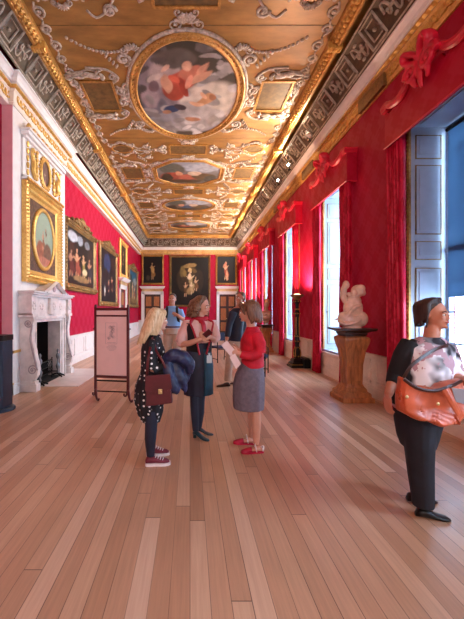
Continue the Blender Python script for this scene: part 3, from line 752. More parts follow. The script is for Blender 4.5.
# ------------------------------------------------------------ doors
def door(idx, fn, w=1.1, h=2.7):
    """fn(a, d, z): a across, d out of the wall (negative = into it)"""
    t = thing('door_%d' % idx, None, None, fn(0, 0, 0), kind='structure')
    def bx(m, a0, a1, d0, d1, z0, z1):
        ps = [fn(a, d, z) for a in (a0, a1) for d in (d0, d1) for z in (z0, z1)]
        m.box(min(p[0] for p in ps), max(p[0] for p in ps), min(p[1] for p in ps), max(p[1] for p in ps), z0, z1)
    m = MB(); bx(m, -w/2-.2, -w/2, 0, .06, 0, h+.2); bx(m, w/2, w/2+.2, 0, .06, 0, h+.2); bx(m, -w/2-.2, w/2+.2, 0, .06, h, h+.2)
    bx(m, -w/2-.2, -w/2-.14, .06, .09, 0, h+.2); bx(m, w/2+.14, w/2+.2, .06, .09, 0, h+.2); bx(m, -w/2-.2, w/2+.2, .06, .09, h+.14, h+.2)
    m.build('door_casing', M['white'], t)
    m = MB(); bx(m, -w/2-.16, w/2+.16, 0, .1, h+.2, h+.38); m.build('gilt_frieze', M['goldp'], t)
    m = MB(); bx(m, -w/2-.22, w/2+.22, 0, .16, h+.38, h+.43); bx(m, -w/2-.27, w/2+.27, 0, .22, h+.43, h+.5); bx(m, -w/2-.3, w/2+.3, 0, .27, h+.5, h+.54); m.build('door_hood', M['white'], t)
    for s in (-1, 1):
        m = MB(); a0, a1 = sorted((s*.0, s*w/2)); bx(m, a0, a1, -.1, -.06, 0, h)
        mm = MB()
        for z0, z1 in ((.2, .8), (.95, 1.75), (1.9, 2.55)): bx(mm, a0+.09, a1-.09, -.06, -.04, z0, z1)
        dl = m.build('door_leaf', M['dwood'], t); mm.build('raised_panel', M['wood'], dl)
        m = MB(); m.ell(fn(s*.06, -.03, 1.05), .03); m.build('door_knob', M['brass'], dl)
door(1, lambda a, d, z: (-2.55+a, FAR-d, z)); door(2, lambda a, d, z: (2.55+a, FAR-d, z)); door(3, lambda a, d, z: (WALL_L+d, 17.1+a, z), 1.3)

# ------------------------------------------------------------ framed pictures
def picture(label, fn, w, h, fw, pt, crest=False, mt='oldgold', name='framed_painting', loc=None, nu=44, nv=44):
    """fn(a, b, d): a across, b up, d out of the wall, measured from the picture centre"""
    t = thing(name, label, 'painting', fn(0, -h/2, 0), None)
    mb = MB(); frame_rect(mb, fn, w, h, [(0, 0), (0, .06), (.03, .09), (fw*.35, .06), (fw*.7, .085), (fw*.88, .05), (fw, .03), (fw, 0)])
    n = int((w+h)*5)
    for (a0, b0, a1, b1) in ((-1,-1,1,-1), (1,-1,1,1), (1,1,-1,1), (-1,1,-1,-1)):
        L = w if b0 == b1 else h; k = int(L/.11)
        for q in range(k):
            tt = (q+.5)/k; a = (a0+(a1-a0)*tt)*(w/2-fw*.45); b = (b0+(b1-b0)*tt)*(h/2-fw*.45)
            mb.ell(fn(a, b, .075), (.03, .03, .035), None, 6, 4)
    for sa in (-1, 1):
        for sb in (-1, 1): mb.ell(fn(sa*(w/2-fw*.5), sb*(h/2-fw*.5), .08), (.09, .09, .09), None, 8, 5)
    mb.build('gilt_frame', M[mt], t)
    canvas_rect(lambda a, b: Vector(fn(a, b, .035)), w-2*fw+.01, h-2*fw+.01, pt, nu, nv).build('canvas', M['paint'], t)
    if crest:
        mb = MB()
        for q in range(-5, 6):
            a = q*.075*w/1.6; hh = .26*math.exp(-(q/2.6)**2)+.06
            mb.ell(fn(a, h/2+hh*.4, .06), (.06, .06, hh*.6), None, 8, 6)
        for s in (-1, 1):
            pts = [fn(s*(.1+.34*q/10*w/1.6), h/2+.03+.16*math.sin(q/10*PI)*(1-q/14), .08) for q in range(11)]
            mb.tube(pts, [.05, .02], 6)
            mb.ell(fn(s*.18*w, h/2+.1, .07), (.07, .07, .08), None, 8, 6); mb.ell(fn(s*.3*w, h/2+.04, .06), (.07, .07, .06), None, 8, 6)
        mb.build('carved_crest', M[mt], t)
    return t
def lw(yc, zz, x=WALL_L): return lambda a, b, d: Vector((x+d+.01, yc+a, zz+b))
def fw_(xc, zz): return lambda a, b, d: Vector((xc+a, FAR-d-.01, zz+b))
rnd = random.Random(11)
p1 = painter('#2a1a12', '#1d1815', [(.2,.86,.16,.1,0,'#a9adb3'), (.45,.85,.1,.09,0,'#8d9299'), (.72,.84,.1,.08,0,'#6f7378'), (.15,.5,.12,.25,0,'#3a2319'), (.85,.5,.12,.3,0,'#33221a')]+figure_blobs(.34,.42,.95,'#c08a66','#8c4433')+figure_blobs(.58,.4,.8,'#c79a72','#8a7538')+figure_blobs(.82,.38,.8,'#a97b5c','#2f2b33')+figure_blobs(.14,.4,.8,'#a3745a','#5b2620')+[(.5,.12,.3,.06,0,'#8f6f47'), (.62,.28,.1,.06,0,'#c9b389')], .3, 3.3)
picture('wide dark group painting in carved gilt frame just beyond the fireplace', lw(10.53, 3.19), 3.0, 2.06, .22, p1, True)
p2 = painter('#1c1213', '#171013', [(.4,.75,.22,.2,.3,'#2c3252'), (.3,.45,.25,.2,0,'#241b1c'), (.8,.8,.15,.15,0,'#2f1c16'), (.25,.2,.03,.1,0,'#d8cbbd')]+figure_blobs(.72,.4,.55,'#a9785d','#4d2420')+figure_blobs(.5,.33,.45,'#a9785d','#3b2a30'), .3, 6.1)
picture('nearly black painting in gilt frame with a crest, second beyond the fireplace', lw(14.05, 3.02), 3.0, 2.5, .2, p2, True)
p3 = painter('#2b1d15', '#3a2a1e', figure_blobs(.5,.65,.6,'#b98d6c','#5b3a28')+figure_blobs(.45,.3,.6,'#b98d6c','#3d3b40'), .3, 2.1)
picture('narrow upright gilt-framed painting above the side door', lw(17.1, 4.2), 1.8, 1.95, .26, p3, False, 'goldb', nu=20)
p4 = painter('#5a4028', '#41525c', [(.4,.85,.5,.12,0,'#2f5a73'), (.7,.7,.2,.12,0,'#8a8f88'), (.6,.15,.4,.12,0,'#7d5f3a'), (.2,.6,.14,.3,0,'#3c3a26')]+figure_blobs(.4,.45,.8,'#d6b08c','#b58a5a')+figure_blobs(.65,.4,.7,'#d6b08c','#8d4b3a'), .3, 8.4)
picture('bright painting with blue sky on the left wall nearest the end wall', lw(20.1, 2.98), 3.1, 2.4, .2, p4, True)
pf = painter('#1a1310', '#17120f', [(.45,.55,.3,.3,0,'#3a2c1b'), (.5,.82,.18,.05,.1,'#8f7548'), (.3,.7,.07,.12,0,'#6b5a33'), (.75,.5,.12,.25,0,'#2a2016')]+figure_blobs(.52,.52,.75,'#d8bd97','#a28c60',.2)+figure_blobs(.38,.35,.5,'#c79d77','#5c4427',-.3)+figure_blobs(.66,.46,.5,'#c9a27c','#6b4a2a',.3)+[(.5,.3,.1,.07,.3,'#8d744c'), (.5,.72,.05,.05,.2,'#c9ab74'), (.36,.66,.05,.08,.4,'#7d6638'), (.25,.45,.07,.16,.2,'#33271a'), (.62,.72,.08,.04,-.4,'#6b5430')]+figure_blobs(.55,.36,.45,'#dcc19a','#b09468',-.4), .3, 4.4)
picture('large central painting with pale figures on the end wall', fw_(-.01, 3.6), 2.78, 3.5, .14, pf, False, 'oldgold', nu=50, nv=60)
pl = painter('#17110f', '#12100e', figure_blobs(.48,.5,1.05,'#9a7a58','#7d5c30',.15)+[(.5,.5,.08,.14,.2,'#a3834e'), (.25,.2,.1,.1,0,'#3d3328')], .3, 5.5)
picture('dark single-figure painting high on the end wall, left of centre', fw_(-2.53, 4.37), 1.5, 2.02, .12, pl, False, 'gold')
pr = painter('#191310', '#141110', figure_blobs(.48,.5,1.15,'#d9b48c','#a04a34',-.1)+[(.42,.68,.14,.06,.8,'#c98b6c'), (.55,.3,.06,.2,.2,'#cf9f78')], .3, 6.6)
picture('single-figure painting high on the end wall, right of centre', fw_(2.47, 4.37), 1.45, 2.02, .12, pr, False, 'gold')

# ------------------------------------------------------------ chimneypiece and overmantel
YM = 7.4
t = thing('overmantel_painting', 'gilt overmantel frame holding an oval painting above the fireplace', 'painting', (BREAST, YM, 2.15))
fo = lambda a, b, d: Vector((BREAST+d, YM-.04+a, 3.15+b)); W_, H_ = 1.8, 2.0
mb = MB(); frame_rect(mb, fo, W_, H_, [(0, 0), (0, .1), (.05, .12), (.1, .06), (.16, .09), (.2, .05), (.26, .035), (.26, 0)])
for (a0, b0, a1, b1) in ((-1,-1,1,-1), (1,-1,1,1), (1,1,-1,1), (-1,1,-1,-1)):
    for q in range(26):
        tt = (q+.5)/26
        mb.ell(fo((a0+(a1-a0)*tt)*(W_/2-.13), (b0+(b1-b0)*tt)*(H_/2-.13), .08), (.025, .025, .03), None, 6, 4)
        mb.ell(fo((a0+(a1-a0)*tt)*(W_/2-.03), (b0+(b1-b0)*tt)*(H_/2-.03), .12), (.02, .02, .02), None, 5, 4)
mb.build('gilt_frame', M['goldb'], t)
MB().box(BREAST+.002, BREAST+.03, YM-.04-.66, YM-.04+.66, 2.4, 3.9).build('spandrel_panel', mat('spandrel', '#5b3a24', .6, var=.3, scale=14), t)
mb = MB(); frame_polar(mb, lambda a, b, d: fo(a, b, d), circ, .46, .60, [(0, .03), (0, .07), (.05, .085), (.09, .05), (.09, .03)]); mb.build('oval_frame', M['goldb'], t, smooth=True)
po = painter('#8f9c86', '#97a690', [(.4,.2,.4,.14,0,'#8a5d45'), (.3,.3,.2,.16,.3,'#93573f'), (.7,.25,.22,.2,-.3,'#6d4f3c'), (.5,.1,.4,.08,0,'#b0705a')]+figure_blobs(.45,.5,.6,'#c79274','#8a5a41')+figure_blobs(.6,.68,.35,'#a9755a','#6b4430'), .25, 3.7)
canvas_polar(lambda a, b: fo(a, b, .045), circ, po, .46, .60).build('canvas', M['paint'], t)
# upper stage: white panel with gilt-framed medallion, pilaster strips, gilt swags and a small entablature
t = thing('overmantel', 'white and gilt carved overmantel top with small oval medallion above the overmantel painting', 'panel', (BREAST, YM, 4.2))
MB().box(BREAST, BREAST+.04, YM-.95, YM+.9, 4.2, 5.0).box(BREAST, BREAST+.11, YM-.95, YM+.9, 4.17, 4.24).build('backing', M['white'], t)
mb = MB()
for q in range(30): mb.box(BREAST+.11, BREAST+.14, YM-.93+q*.062, YM-.9+q*.062, 4.16, 4.21)
mb.box(BREAST+.105, BREAST+.115, YM-.93, YM+.9, 4.16, 4.21).build('dentil_course', M['goldb'], t)
MB().box(BREAST, BREAST+.1, YM-.95, YM+.92, 4.98, 5.03).box(BREAST, BREAST+.16, YM-.98, YM+.95, 5.03, 5.1).box(BREAST, BREAST+.2, YM-1.0, YM+.98, 5.1, 5.14).build('entablature', M['white'], t)
f2 = lambda a, b, d: Vector((BREAST+d, YM+a, 4.63+b))
mb = MB(); frame_polar(mb, f2, circ, .19, .27, [(0, .04), (0, .08), (.04, .1), (.075, .07), (.075, .04)], 40)
for q in range(24): a = 2*PI*q/24; mb.ell(f2(.28*math.cos(a), .36*math.sin(a), .06), (.03, .03, .03), None, 6, 4)
mb.build('medallion_frame', M['goldb'], t, smooth=True)
canvas_polar(lambda a, b: f2(a, b, .05), circ, painter('#5a4238', '#6b544c', figure_blobs(.5,.4,.9,'#a08878','#7d6a62'), .4, 1), .19, .27, 10, 30).build('medallion', M['paint'], t)
for s in (-1, 1):
    mb = MB()
    for q in range(8): mb.ell(f2(s*(.42+.02*(q % 2)), .28-.08*q, .07), (.035, .04, .045), None, 7, 5)
    mb.tube([f2(s*.5, -.3, .07), f2(s*.62, -.2, .09), f2(s*.6, 0, .08), f2(s*.68, .15, .09), f2(s*.6, .28, .07), f2(s*.54, .22, .08)], [.04, .05, .03, .02], 8, 4)
    for q in range(5): mb.ell(f2(s*.8, .28-.14*q, .06), (.03, .035, .07), None, 6, 4)
    mb.tube([f2(s*.2, .42, .06), f2(s*.5, .5, .1), f2(s*.8, .42, .06)], [.03, .05, .03], 6, 4)
    mb.build('gilt_carving', M['goldb'], t)
mb = MB()
for q in range(9): mb.ell(f2(-.8+q*.2, .62, .08), (.05, .07, .07), None, 7, 5); mb.tube([f2(-.8+q*.2, .66, .08), f2(-.7+q*.2, .58, .1), f2(-.6+q*.2, .66, .08)], [.02, .03, .02], 6, 3)
mb.build('gilt_swag', M['goldb'], t)

t = thing('chimneypiece', 'white marble chimneypiece with scroll consoles and small pediment', 'fireplace', (BREAST, YM, 0))
mb = MB(); y0, y1 = YM-1.1, YM+1.1
mb.box(BREAST, -2.97, y0, y1, 1.93, 1.965).box(BREAST, -3.0, y0+.03, y1-.03, 1.89, 1.93).box(BREAST, -3.04, y0+.06, y1-.06, 1.85, 1.89)
mb.build('mantelshelf', M['marble'], t, bevel=.006)
mb = MB().box(BREAST, -3.1, y0+.1, y1-.1, 1.45, 1.85)
for s in (-1, 1): mb.box(BREAST, -3.04, YM+s*.95-.11, YM+s*.95+.11, 1.5, 1.85)
mb.box(BREAST, -3.04, YM-.2, YM+.2, 1.5, 1.85)
for y in (-.95, .95, -.5, 0, .5):
    for q in range(6): a = q*PI/3; mb.ell((-3.04 if abs(y) != .5 else -3.1, YM+y+.06*math.cos(a), 1.68+.06*math.sin(a)), (.02, .035, .035), None, 6, 4)
mb.build('frieze', M['marble'], t)
mb = MB(); f3 = lambda a, b, d: Vector((d, a, b))
mb.prism([(YM-.52, 1.965), (YM+.52, 1.965), (YM, 2.2)], f3, BREAST, -3.05)
pp = [(YM-.56, 1.96), (YM, 2.21), (YM+.56, 1.96)]
mb.tube([(-3.0, *pp[0]), (-3.0, *pp[1]), (-3.0, *pp[2])], [(.03, .06), (.03, .06)], 4)
for s in (-1, 1): mb.box(BREAST, -2.96, YM+s*.55-.1, YM+s*.55+.1, 1.96, 1.985)
mb.build('pediment', M['marble'], t)
MB().ell((-3.04, YM, 2.05), (.02, .08, .06), None, 10, 6).build('carved_mask', M['ink'], t)
mb = MB()
mb.box(BREAST, -3.12, YM-.76, YM-.68, 0, 1.34).box(BREAST, -3.12, YM+.68, YM+.76, 0, 1.34).box(BREAST, -3.12, YM-.76, YM+.76, 1.34, 1.45)
mb.box(BREAST, -3.08, YM-.80, YM-.76, 0, 1.45).box(BREAST, -3.08, YM+.76, YM+.80, 0, 1.45).box(BREAST, -3.08, YM-.8, YM+.8, 1.4, 1.46)
mb.build('surround', M['marble'], t, bevel=.005)
for s in (-1, 1):
    yc = YM+s*.93; th = .065
    prof = [(BREAST, 1.45), (-3.04, 1.45), (-3.03, 1.38), (-3.05, 1.28), (-3.07, 1.1), (-3.06, .95), (-3.02, .8), (-3.0, .66), (-2.965, .54), (-2.955, .42), (-2.975, .31), (-3.02, .23), (-3.1, .2), (BREAST, .2)]
    mb = MB(); mb.prism(prof, lambda a, b, d: Vector((a, d, b)), yc-th, yc+th)
    mc = mb.build('scroll_console', M['marble'], t); mb = MB()
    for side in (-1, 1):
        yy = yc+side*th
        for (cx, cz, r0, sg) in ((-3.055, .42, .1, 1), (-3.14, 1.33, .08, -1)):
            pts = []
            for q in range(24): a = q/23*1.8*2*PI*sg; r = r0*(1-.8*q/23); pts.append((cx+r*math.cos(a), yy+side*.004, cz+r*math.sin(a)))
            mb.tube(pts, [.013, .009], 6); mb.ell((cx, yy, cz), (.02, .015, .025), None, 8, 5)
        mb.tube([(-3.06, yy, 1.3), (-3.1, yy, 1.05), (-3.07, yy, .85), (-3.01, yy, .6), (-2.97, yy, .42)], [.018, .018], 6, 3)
    mb.build('volute', M['volute_shade'], mc, smooth=True)  # greyer tone puts relief shading of the spirals into the colour
    MB().box(BREAST, -2.97, yc-.09, yc+.09, 0, .15).box(BREAST, -3.0, yc-.08, yc+.08, .15, .2).build('plinth', M['marble'], t, bevel=.004)
    MB().box(BREAST, -3.02, yc-.13, yc+.13, 1.45, 1.52).build('console_cap', M['marble'], t)
mb = MB().box(-3.86, -3.8, YM-.8, YM+.76, 0, 1.4).box(-3.8, BREAST+.1, YM-.74, YM-.725, 0, 1.36).box(-3.8, BREAST, YM+.685, YM+.7, 0, 1.36)
mb.box(-3.8, BREAST, YM-.73, YM+.69, 1.33, 1.355).box(-3.8, -3.1, YM-.72, YM+.68, .0, .02)
mb.build('fireback', M['soot'], t)
MB().box(-3.45, BREAST+.15, YM+.62, YM+.68, .02, 1.33).build('opening_cheek', M['marble'], t)
def andiron(y, label):
    t = thing('andiron', label, 'andiron', (-3.15, y, .02), 'andirons in the fireplace')
    mb = MB(); mb.tube([(-3.3, y, .04), (-3.15, y-.06, .1), (-3.02, y-.09, .02)], [.018, .018], 8, 3).tube([(-3.15, y+.02, .1), (-3.02, y+.09, .02)], [.018, .018], 8)
    mb.tube([(-3.7, y, .14), (-3.15, y, .14)], [.014, .014], 6); mb.build('feet', M['black'], t)
    MB().lathe([(.025, .08), (.03, .12), (.015, .16), (.045, .24), (.05, .28), (.018, .34), (.015, .42), (.04, .47), (.045, .52), (.015, .58), (.03, .62), (.02, .66), (.001, .68)], (-3.15, y, 0), 14).build('post', M['grey'], t, smooth=True)
andiron(YM-.47, 'left metal andiron with baluster post in the fireplace'); andiron(YM+.47, 'right metal andiron with baluster post in the fireplace')
mb = MB()
for k in range(9): y = YM-.3+k*.072; mb.tube([(-3.25, y, .14), (-3.2, y, .3), (-3.26, y, .45)], [.009, .009], 5, 2)
for z in (.16, .3, .44): mb.tube([(-3.26, YM-.34, z), (-3.21, YM-.3, z), (-3.21, YM+.3, z), (-3.26, YM+.34, z)], [.012, .012], 5)
for k in range(9): y = YM-.3+k*.072; mb.tube([(-3.2, y, .15), (-3.6, y, .15)], [.008, .008], 4)
mb.tube([(-3.62, YM-.3, .02), (-3.6, YM-.3, .5)], [.014, .014], 5).tube([(-3.62, YM+.3, .02), (-3.6, YM+.3, .5)], [.014, .014], 5).tube([(-3.22, YM-.3, .02), (-3.22, YM-.3, .5)], [.014, .014], 5).tube([(-3.22, YM+.3, .02), (-3.22, YM+.3, .5)], [.014, .014], 5)
single('fire_grate', mb, M['black'], 'black iron fire grate between the andirons', 'grate')
single('hearth_slab', MB().box(-3.1, -2.32, 6.85, 8.95, 0, .012).box(-3.29, -3.1, 8.45, 8.95, 0, .012), M['hearth'], 'pale stone hearth slab set in front of the fireplace', 'hearth')

# ------------------------------------------------------------ things on the floor
# dark blue post at the left edge
t = thing('display_post', 'dark blue upright post with black top at the left edge', 'stand', (-3.08, 5.25, 0))
MB().box(-3.26, -2.9, 5.1, 5.4, .05, 1.1).build('body', M['bluepost'], t, bevel=.01)
MB().box(-3.24, -2.89, 5.09, 5.41, 1.1, 1.19).build('cap', M['black'], t, bevel=.01)
MB().box(-3.22, -2.98, 5.09, 5.1, 1.12, 1.16).build('screen', M['puffer'], t)
MB().lathe([(.24, 0), (.24, .02), (.22, .045), (.17, .05), (.15, .06)], (-3.04, 5.25, 0), 28).build('foot', M['bluepost'], t, smooth=False)

# pink fire screen stand
def screen_stand():
    t = thing('display_screen', 'pink panel in mahogany frame on scroll feet beside the fireplace', 'display stand', (-1.4, 5.9, 0))
    A = Matrix.Translation((-1.40, 5.9, 0)) @ Matrix.Rotation(-.16, 4, 'Z')
    def T(p): return A @ Vector(p)
    def bx(m, *a): m.box(*a, A)
    w = .305
    m = MB(); 
    for s in (-1, 1):
        bx(m, s*w-.022, s*w+.022, -.02, .02, .12, 1.64)
        m.ell(T((s*w, 0, 1.66)), (.025, .025, .03)); m.tube([T((s*(w+.05), 0, 1.25)), T((s*w, 0, 1.25))], [.012, .012], 6)
    bx(m, -w, w, -.02, .02, 1.58, 1.63); bx(m, -w, w, -.02, .02, 1.47, 1.5); bx(m, -w, w, -.02, .02, .37, .42)
    m.build('frame', M['mahog'], t, bevel=.004)
    m = MB(); bx(m, -w, w, -.012, .012, .31, .335); m.tube([T((-w, 0, .13)), T((w, 0, .13))], [.012, .012], 8); m.build('stretcher', M['black'], t)
    m = MB(); bx(m, -w+.02, w-.02, -.008, .008, .42, 1.47); bx(m, -w+.02, w-.02, -.008, .008, 1.5, 1.58); pn = m.build('panel', M['pink'], t)
    m = MB(); c = (0, -.012, 1.2)
    frame_rect(m, lambda a, b, d: T((a-.005, -d, 1.17+b)), .22, .38, [(0, .008), (0, .0095), (.004, .0095), (.004, .008)])
    rq = random.Random(2)
    for kk in range(26):
        a0 = rq.uniform(-.06, .05); b0 = rq.uniform(-.1, .12); pts = [T((a0+.035*math.cos(q*1.1+kk)*(1-q/12)-.005, -.0095, 1.17+b0+.03*math.sin(q*1.3+kk*2)*(1-q/12))) for q in range(8)]
        m.tube(pts, [.0018, .0018], 4)
    for (a, b, ra, rb) in () and ((0, .05, .045, .06), (.02, .09, .05, .035), (-.03, .0, .055, .04), (.01, -.05, .075, .05), (.04, .02, .03, .05), (-.04, .07, .02, .04)):
        m.ell(T((a, -.008, 1.19+b)), (ra, .002, rb), A.to_3x3(), 12, 6)
    for k, ww in enumerate((.14, .18, .19, .16, .1)): bx(m, -ww/2, ww/2, -.0095, -.008, .955-k*.022, .96-k*.022)
    bx(m, -.08, .08, -.0095, -.008, 1.0, 1.006)
    m.build('engraved_portrait', M['ink'], pn)
    for s in (-1, 1):
        m = MB(); x = s*w
        for d in (-1, 1):
            m.tube([T((x, 0, .16)), T((x+d*.035, -d*.06, .12)), T((x+d*.06, -d*.1, .06)), T((x+d*.1, -d*.15, .02)), T((x+d*.135, -d*.18, .02)), T((x+d*.15, -d*.2, .045))], [.026, .024, .02, .018, .018, .02], 8, 3)
        m.ell(T((x, 0, .14)), (.03, .03, .035)); m.build('scroll_foot', M['mahog'], t, smooth=True)
screen_stand()
single('floor_box', MB().box(-3.3, -3.0, 16.95-1.6, 17.2-1.6, 0, .22).box(-3.28, -3.02, 15.37, 15.58, .22, .25), M['black'], 'small black box on the floor by the left wall dado', 'box', bevel=.01)
single('floor_box', MB().box(3.12, 3.3, 9.0, 9.5, 0, .24).box(3.14, 3.28, 9.02, 9.48, .24, .27), M['black'], 'low black box on the floor right of the black and gold torchere', 'box', bevel=.01)

def pedestal(x, y, h, s, label):
    t = thing('pedestal', label, 'pedestal', (x, y, 0))
    MB().lathe([(.285*s, 0), (.285*s, .07), (.265*s, .085), (.25*s, .09), (.25*s, .14), (.235*s, .16), (.2*s, .18), (.19*s, .22), (.165*s, .25)], (x, y, 0), sq=True).build('base', M['wood'], t, bevel=.006)
    MB().lathe([(.165*s, .25), (.142*s, .3), (.15*s, h*.5), (.185*s, h*.7), (.225*s, h*.8), (.235*s, h*.845), (.225*s, h*.875), (.18*s, h*.89)], (x, y, 0), sq=True).build('tapering_body', M['wood'], t, bevel=.01)
    MB().lathe([(.18*s, h*.89), (.18*s, h*.905), (.2*s, h*.915), (.2*s, h*.94), (.25*s, h*.96), (.3*s, h*.97), (.32*s, h*.98), (.32*s, h)], (x, y, 0), sq=True).build('top_slab', M['dwood'], t, bevel=.005)
    mb = MB()
    mb.box(x-.13*s, x+.1*s, y-.163*s, y-.155*s, .36, h*.48)
    for sx in (-1,):
        mb.tube([(x+sx*.2*s, y, h*.83), (x+sx*.17*s, y, h*.65), (x+sx*.168*s, y, .3)], [.02, .012], 6, 3)
    mb.build('carved_strip', M['wood'], t)
    return t
def P(px, py, Y): return Vector(((px-190)*Y/330, Y, EYE+(311-py)*Y/330))
pedestal(2.87, 5.87, 1.27, .95, 'carved oak pedestal carrying the marble sculpture beside the second window')
# sculpture with raised arm
mb = MB(); Y = 5.87
def E(px, py, rpx, rpy, dy=0, rd=None, an=0):
    c = P(px, py, Y+dy); k = Y/330; mb.ell(c, (rpx*k, (rd if rd else rpx*.8)*k, rpy*k), Matrix.Rotation(an, 3, 'Y'), 16, 10)
E(352, 328, 9, 4.0); E(351.5, 321, 13.5, 7.5, 0, 8); E(346, 318, 8, 6, -.02, 7, .4); E(360, 319, 7.5, 8, 0, 7); E(353, 308, 9.5, 10, 0, 7); E(353, 301, 8, 6, 0, 6); E(355, 297, 4, 5, 0, 4)
E(358, 291, 6.8, 6.2, 0, 6); E(360.5, 288.5, 4.5, 4.0, -.04, 4); E(354, 292.5, 3, 3.4, -.06, 3); E(363, 293, 2.6, 3, 0, 3)
mb.tube([P(347, 303, Y), P(343.5, 297, Y-.03), P(344, 289, Y-.02), P(346.5, 284, Y)], [.05, .055, .055, .04], 10, 4); E(346, 285, 3.4, 4.5); E(349, 294, 2.5, 2)
mb.tube([P(347, 316, Y-.12), P(353, 309, Y-.15), P(359, 306, Y-.1), P(362, 311, Y-.05)], [.03, .035, .03, .02], 8, 4)
mb.tube([P(340, 322, Y-.05), P(346, 324, Y-.14), P(357, 322, Y-.14), P(364, 315, Y-.05)], [.025, .03, .03, .02], 8, 4)
mb.tube([P(334.5, 319.5, Y), P(338, 319, Y), P(344, 315, Y-.08)], [.012, .02, .03], 8, 3)
single('marble_sculpture', mb, M['bust'], 'cream marble half-figure sculpture with raised arm on the oak pedestal', 'sculpture', remesh=.008, relax=3)
pedestal(2.94, 12.75, 1.05, .85, 'slim brown pedestal under the distant bust between windows')
mb = MB(); Y = 12.75; k = Y/330; bx_ = 266
def E2(dx, py, rx, rz, ry=None): mb.ell(P(bx_+dx, py, Y), (rx*k, (ry or rx*.7)*k, rz*k), None, 14, 10)
E2(0, 322, 3.2, 2); E2(0, 317, 6, 4.2, 4); E2(-1.5, 314, 4.5, 3.5, 4); E2(2.5, 314.5, 3.5, 4, 4); E2(.3, 309, 1.8, 3); E2(.6, 304, 2.6, 3.6, 2.6); E2(1, 301.5, 2.8, 2.8, 2.8); E2(-1.6, 305, .6, .8)
single('bust', mb, M['bust2'], 'brown-toned bust on the distant slim pedestal', 'bust', remesh=.015, relax=3)

def torchere(x, y, label, grp='black and gold torcheres along the window wall'):
    t = thing('torchere', label, 'floor lamp', (x, y, 0), grp)
    MB().lathe([(.23, 0), (.23, .05), (.2, .06), (.2, .1), (.165, .14), (.15, .15), (.15, .2), (.11, .24)], (x, y, 0), sq=True).build('base', M['black'], t, bevel=.006)
    MB().lathe([(.11, .24), (.075, .28), (.09, .34), (.095, .45), (.06, .55), (.055, .62), (.075, .72), (.06, .85), (.048, 1.2), (.055, 1.45), (.075, 1.52), (.045, 1.6), (.05, 1.75), (.085, 1.84), (.06, 1.88)], (x, y, 0), 8).build('shaft', M['black'], t)
    mb = MB()
    for z, r in ((.3, .095), (.55, .07), (.72, .085), (.86, .07), (1.5, .08), (1.62, .055), (1.84, .095)):
        for q in range(8): a = q*PI/4; mb.ell((x+r*math.cos(a), y+r*math.sin(a), z), (.018, .018, .022), None, 6, 4)
    for q in range(4):
        a = q*PI/2+PI/4
        mb.tube([(x+.1*math.cos(a), y+.1*math.sin(a), .3), (x+.11*math.cos(a), y+.11*math.sin(a), .42), (x+.065*math.cos(a), y+.065*math.sin(a), .55)], [.016, .014, .01], 6, 3)
        mb.tube([(x+.06*math.cos(a), y+.06*math.sin(a), .9), (x+.055*math.cos(a), y+.055*math.sin(a), 1.4)], [.01, .01], 5)
    mb.box(x-.205, x+.205, y-.205, y+.205, .075, .09); mb.build('gilt_banding', M['gold'], t)
    MB().lathe([(.06, 1.88), (.09, 1.92), (.15, 1.97), (.18, 1.99), (.18, 2.03), (.16, 2.03), (.1, 1.99), (.001, 1.98)], (x, y, 0), 20).build('dish', M['oldgold'], t)
    MB().ell((x, y, 2.03), (.1, .1, .025), None, 16, 6).build('uplighter', M['uplamp'], t)
    d = bpy.data.lights.new('uplight', 'SPOT'); d.energy = 420; d.color = (1, .6, .38); d.spot_size = 2.9; d.spot_blend = .8; d.shadow_soft_size = .08
    o = bpy.data.objects.new('uplight', d); C.objects.link(o); o.parent = t; o.location = (0, 0, 2.1); o.rotation_euler = (PI, 0, 0)
torchere(3.02, 9.3, 'black and gold torchere between the second and third windows'); torchere(3.05, 15.8, 'distant black and gold torchere between the fourth and fifth windows')
torchere(3.05, 19.05, 'farthest black and gold torchere by the last window')

